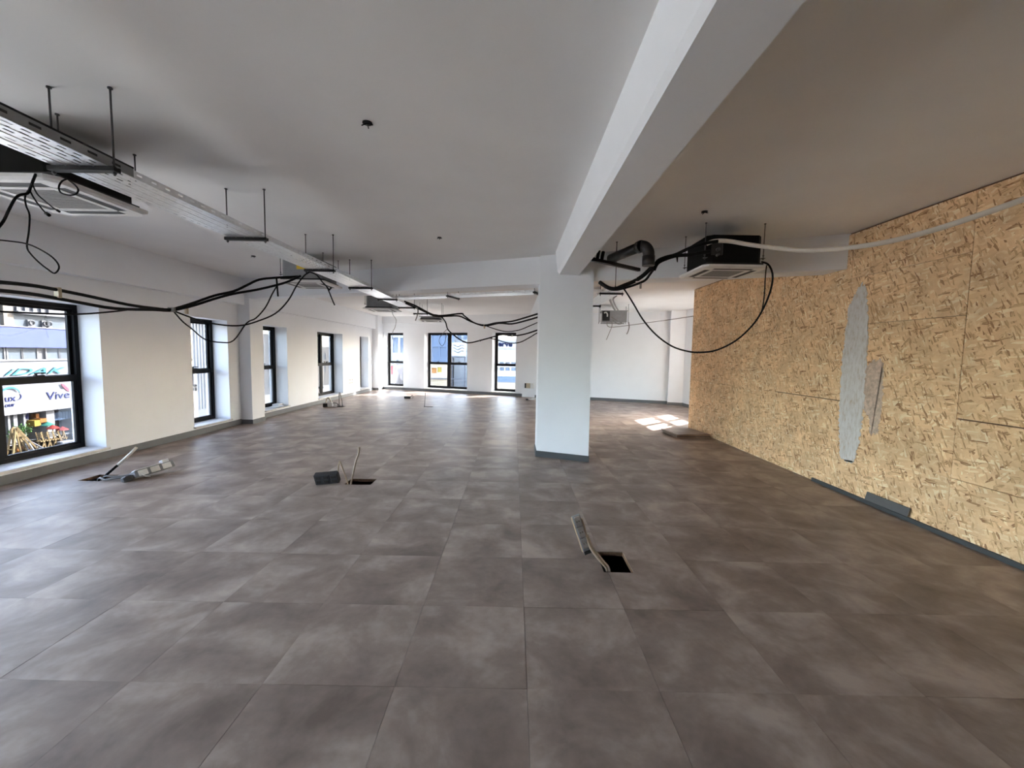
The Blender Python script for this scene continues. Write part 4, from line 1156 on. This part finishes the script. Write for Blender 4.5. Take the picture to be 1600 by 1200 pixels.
def chair(label, y, z1, m='wood', x=GX):
    t = thing('garden_chair', label, 'chair', (x, 2*y, GB), 'folding chairs before the shop')
    h = 2*z1-EYE-GB
    for dx in (-.22, .22):
        bar(MB(), (x+dx, 2*y-.17, GB), (x+dx, 2*y+.15, GB+h*.55), .06).build('leg', E_[m], t)
        bar(MB(), (x+dx, 2*y+.17, GB), (x+dx, 2*y-.15, GB+h), .06).build('leg', E_[m], t)
    MB().box((x-.22, 2*y-.16, GB+h*.45), (x+.22, 2*y+.16, GB+h*.5)).build('seat', E_[m], t)
    for k in range(3):
        MB().box((x-.22, 2*y-.17, GB+h*(.7+.1*k)), (x+.22, 2*y-.13, GB+h*(.75+.1*k))).build('back_slat', E_[m], t)
for k, (y, l) in enumerate(((17.08, 'first'), (17.30, 'second'), (17.52, 'third'), (17.72, 'fourth'), (17.95, 'fifth'))):
    chair(l+' wooden chair of the row before the shop, counted from the ladders', y, -2.12-.02*k)
def parasol(label, y, z, r, m, x=GX-.3):
    t = thing('parasol', label, 'parasol', (x, 2*y, GB))
    zz = 2*z-EYE
    MB().tube([(x, 2*y, GB), (x, 2*y, zz)], .03, 8).build('pole', E_['wood'], t)
    n = 16
    V = [(x, 2*y, zz+.18)]+[(x+r*math.cos(2*math.pi*k/n), 2*y+r*math.sin(2*math.pi*k/n), zz-.12) for k in range(n)]+[(x, 2*y, zz+.12)]+[(x+r*math.cos(2*math.pi*k/n), 2*y+r*math.sin(2*math.pi*k/n), zz-.17) for k in range(n)]
    F = []
    for k in range(n):
        j = (k+1) % n
        F += [(0, 1+k, 1+j), (n+1, n+2+j, n+2+k), (1+k, n+2+k, n+2+j, 1+j)]
    MB().add(V, F).build('canopy', E_[m], t)
parasol('first red parasol before the shop, over the chairs', 17.70, -2.00, .42, 'red')
parasol('second red parasol before the shop, right of the first', 18.08, -2.14, .40, 'red')
parasol('green parasol behind the two red ones', 18.03, -1.93, .45, 'teal', GX-1.5)
cr = thing('goods_crates', 'stack of white crates among the chairs before the shop', 'crates', (GX+.6, 35.8, GB))
for k in range(3):
    MB().bbox((GX+.3, 35.1, GB+k*.16), (GX+.8, 36.1, GB+k*.16+.12), .02).build('crate', E_['white'], cr)

# ribbed clad building behind the second window
rb = thing('ribbed_building', 'tall building with white ribbed cladding outside the second window', 'building', (-40, 55, GZ))
MB().box((-48, 49.8, GZ), (-40.1, 61.5, 12)).build('body', E_['white'], rb)
for k in range(24):
    MB().prism([(-40.1, 49.8+k*.49), (-39.9, 49.88+k*.49), (-39.9, 50.10+k*.49), (-40.1, 50.18+k*.49)], GZ+1, 6, lambda a, b, c: (a, b, c)).build('cladding_rib', E_['metal'], rb)
MB().box((-39.88, 49.8, -3.2), (-39.8, 61.5, -3.1)).build('hand_rail', E_['grey'], rb)

def block(name, label, x0, x1, y0, y1, z1, m, wins=(), side='x', z0=GZ):
    P_ = E_ if side == 'x' else EF_
    """block with recessed windows on its +x or -y side"""
    t = thing(name, label, 'building', ((x0+x1)/2, (y0+y1)/2, z0))
    if side == 'x':
        f = lambda a, b, c: (x1-.3+c, y0+a, b); L = y1-y0
        MB().box((x0, y0, z0), (x1-.3, y1, z1)).build('body', P_['dark'], t)
    else:
        f = lambda a, b, c: (x0+a, y0+.3-c, b); L = x1-x0
        MB().box((x0, y0+.3, z0), (x1, y1, z1)).build('body', P_['dark'], t)
    MB().plate(0, L, z0, z1, 0, .3, [w[:4] for w in wins], f).build('facade', P_[m], t)
    for w in wins:
        MB().box((w[0], w[2], .02), (w[1], w[3], .08), f).build('pane', P_[w[4]], t)
    MB().box((-.1, z1, -.3), (L+.1, z1+.2, .4), f).build('parapet', P_['white'], t)
    return t, f
wn3 = [(1+k*2.2, 2.4+k*2.2, z, z+1.5, 'glass') for k in range(6) for z in (.6, -2.8, -6.0)]
block('apartment_block', 'pale apartment block seen through the window past the pilaster', -56, -48, 72, 87, 4.4, 'white', wn3)
wn4 = [(1+k*2.6, 2.4+k*2.6, z, z+1.6, 'glass') for k in range(8) for z in (-.6, -3.8)]
block('low_apartment_block', 'low beige block under open sky beyond the far double window', -58, -48, 92, 114, 2.3, 'beige', wn4)
# seen through the far wall windows, about 45 m beyond
wt = [(.4+k*1.1, 1.2+k*1.1, z, z+2.2, 'tower') for k in range(3) for z in (1.4, 4.4)]
block('glass_tower', 'blue glazed block outside the leftmost far window', -19.2, -15.4, 60, 68, 9, 'white', wt, 'y')
wt2 = [(.3+k*1.15, 1.25+k*1.15, z, z+1.5, 'tower') for k in range(3) for z in (.9, 2.7, 4.5)]
block('glass_tower', 'blue glazed block outside the left half of the wide far window', -12.6, -9.45, 62, 70, 9, 'tower', wt2, 'y')
hb_ = thing('hoarding', 'white hoarding with three wavy lines outside the wide far window', 'billboard', (-8.1, 60, -2))
MB().box((-9.15, 59.8, 1.05), (-7.0, 60, 3.05)).build('board', EF_['white'], hb_)
MB().box((-9.15, 59.7, .85), (-7.0, 60, 1.05)).build('ledge', EF_['grey'], hb_)
for x in (-9.0, -7.2):
    MB().box((x, 59.85, GZ), (x+.15, 60, 1.0)).build('post', EF_['grey'], hb_)
for k in range(3):
    pts = [(-8.85+i*.1, 59.78, 2.55-k*.42+.13*math.sin(i*.1*2*math.pi/1.25+1.2)) for i in range(17)]
    MB().tube(pts, .045, 6).build('wave_line', EF_['grey'], hb_)
block('pale_block', 'pale block rising behind the wave hoarding', -9.3, -6.2, 64, 70, 5.4, 'pale', [(.5+k*.9, 1.1+k*.9, 3.6, 4.9, 'glass') for k in range(3)], 'y')
yb, fy = block('yellow_shed', 'low yellowish shed below the wide far window', -12.2, -9.25, 57, 59.6, -.1, 'beige', [(.8, 1.5, -1.35, -.6, 'orange'), (1.6, 2.2, -1.2, -.5, 'yellow')], 'y')
MB().box((-13, 56.6, -2.15), (-7.2, 56.9, -2.0)).build('rail', EF_['grey'], yb)
sb, fs2 = block('sign_block', 'pale block with dark lettering at its top outside the window behind the cables', -3.2, 1.4, 60, 70, 3.6, 'white', [(.3+k*.85, .95+k*.85, z, z+.5, 'glass') for k in range(5) for z in (-.95, -.2)], 'y')
text(sb, 'dark_lettering', 'serve', 1.05, lambda a, b, c: (-2.75+a*1.1, 59.95-c, 2.60+b), EF_['navy'], 0, .03, bold=.035)
MB().box((-2.6, 59.9, 3.25), (.6, 60, 3.30)).box((-2.6, 59.9, 2.2), (.9, 60, 2.25)).build('thin_line', EF_['tower'], sb)
MB().box((-4.5, 55, GZ), (3.5, 58, -2.2)).build('low_annexe', EF_['beige'], sb)
MB().box((-4.5, 54.9, -2.3), (3.5, 55, -1.5)).build('annexe_band', EF_['tower'], sb)
ts, _ = block('red_sign_shop', 'shopfront with a red sign outside the leftmost far window', -19.5, -15.2, 52, 58, -.2, 'pale', [(.5+k*1.1, 1.3+k*1.1, -3, -1.0, 'glass') for k in range(3)], 'y')
MB().box((-16.0, 51.8, -1.3), (-15.3, 52, -.3)).build('red_sign', EF_['red'], ts)

for o in bpy.data.objects:
    if '_at' in o: del o['_at']
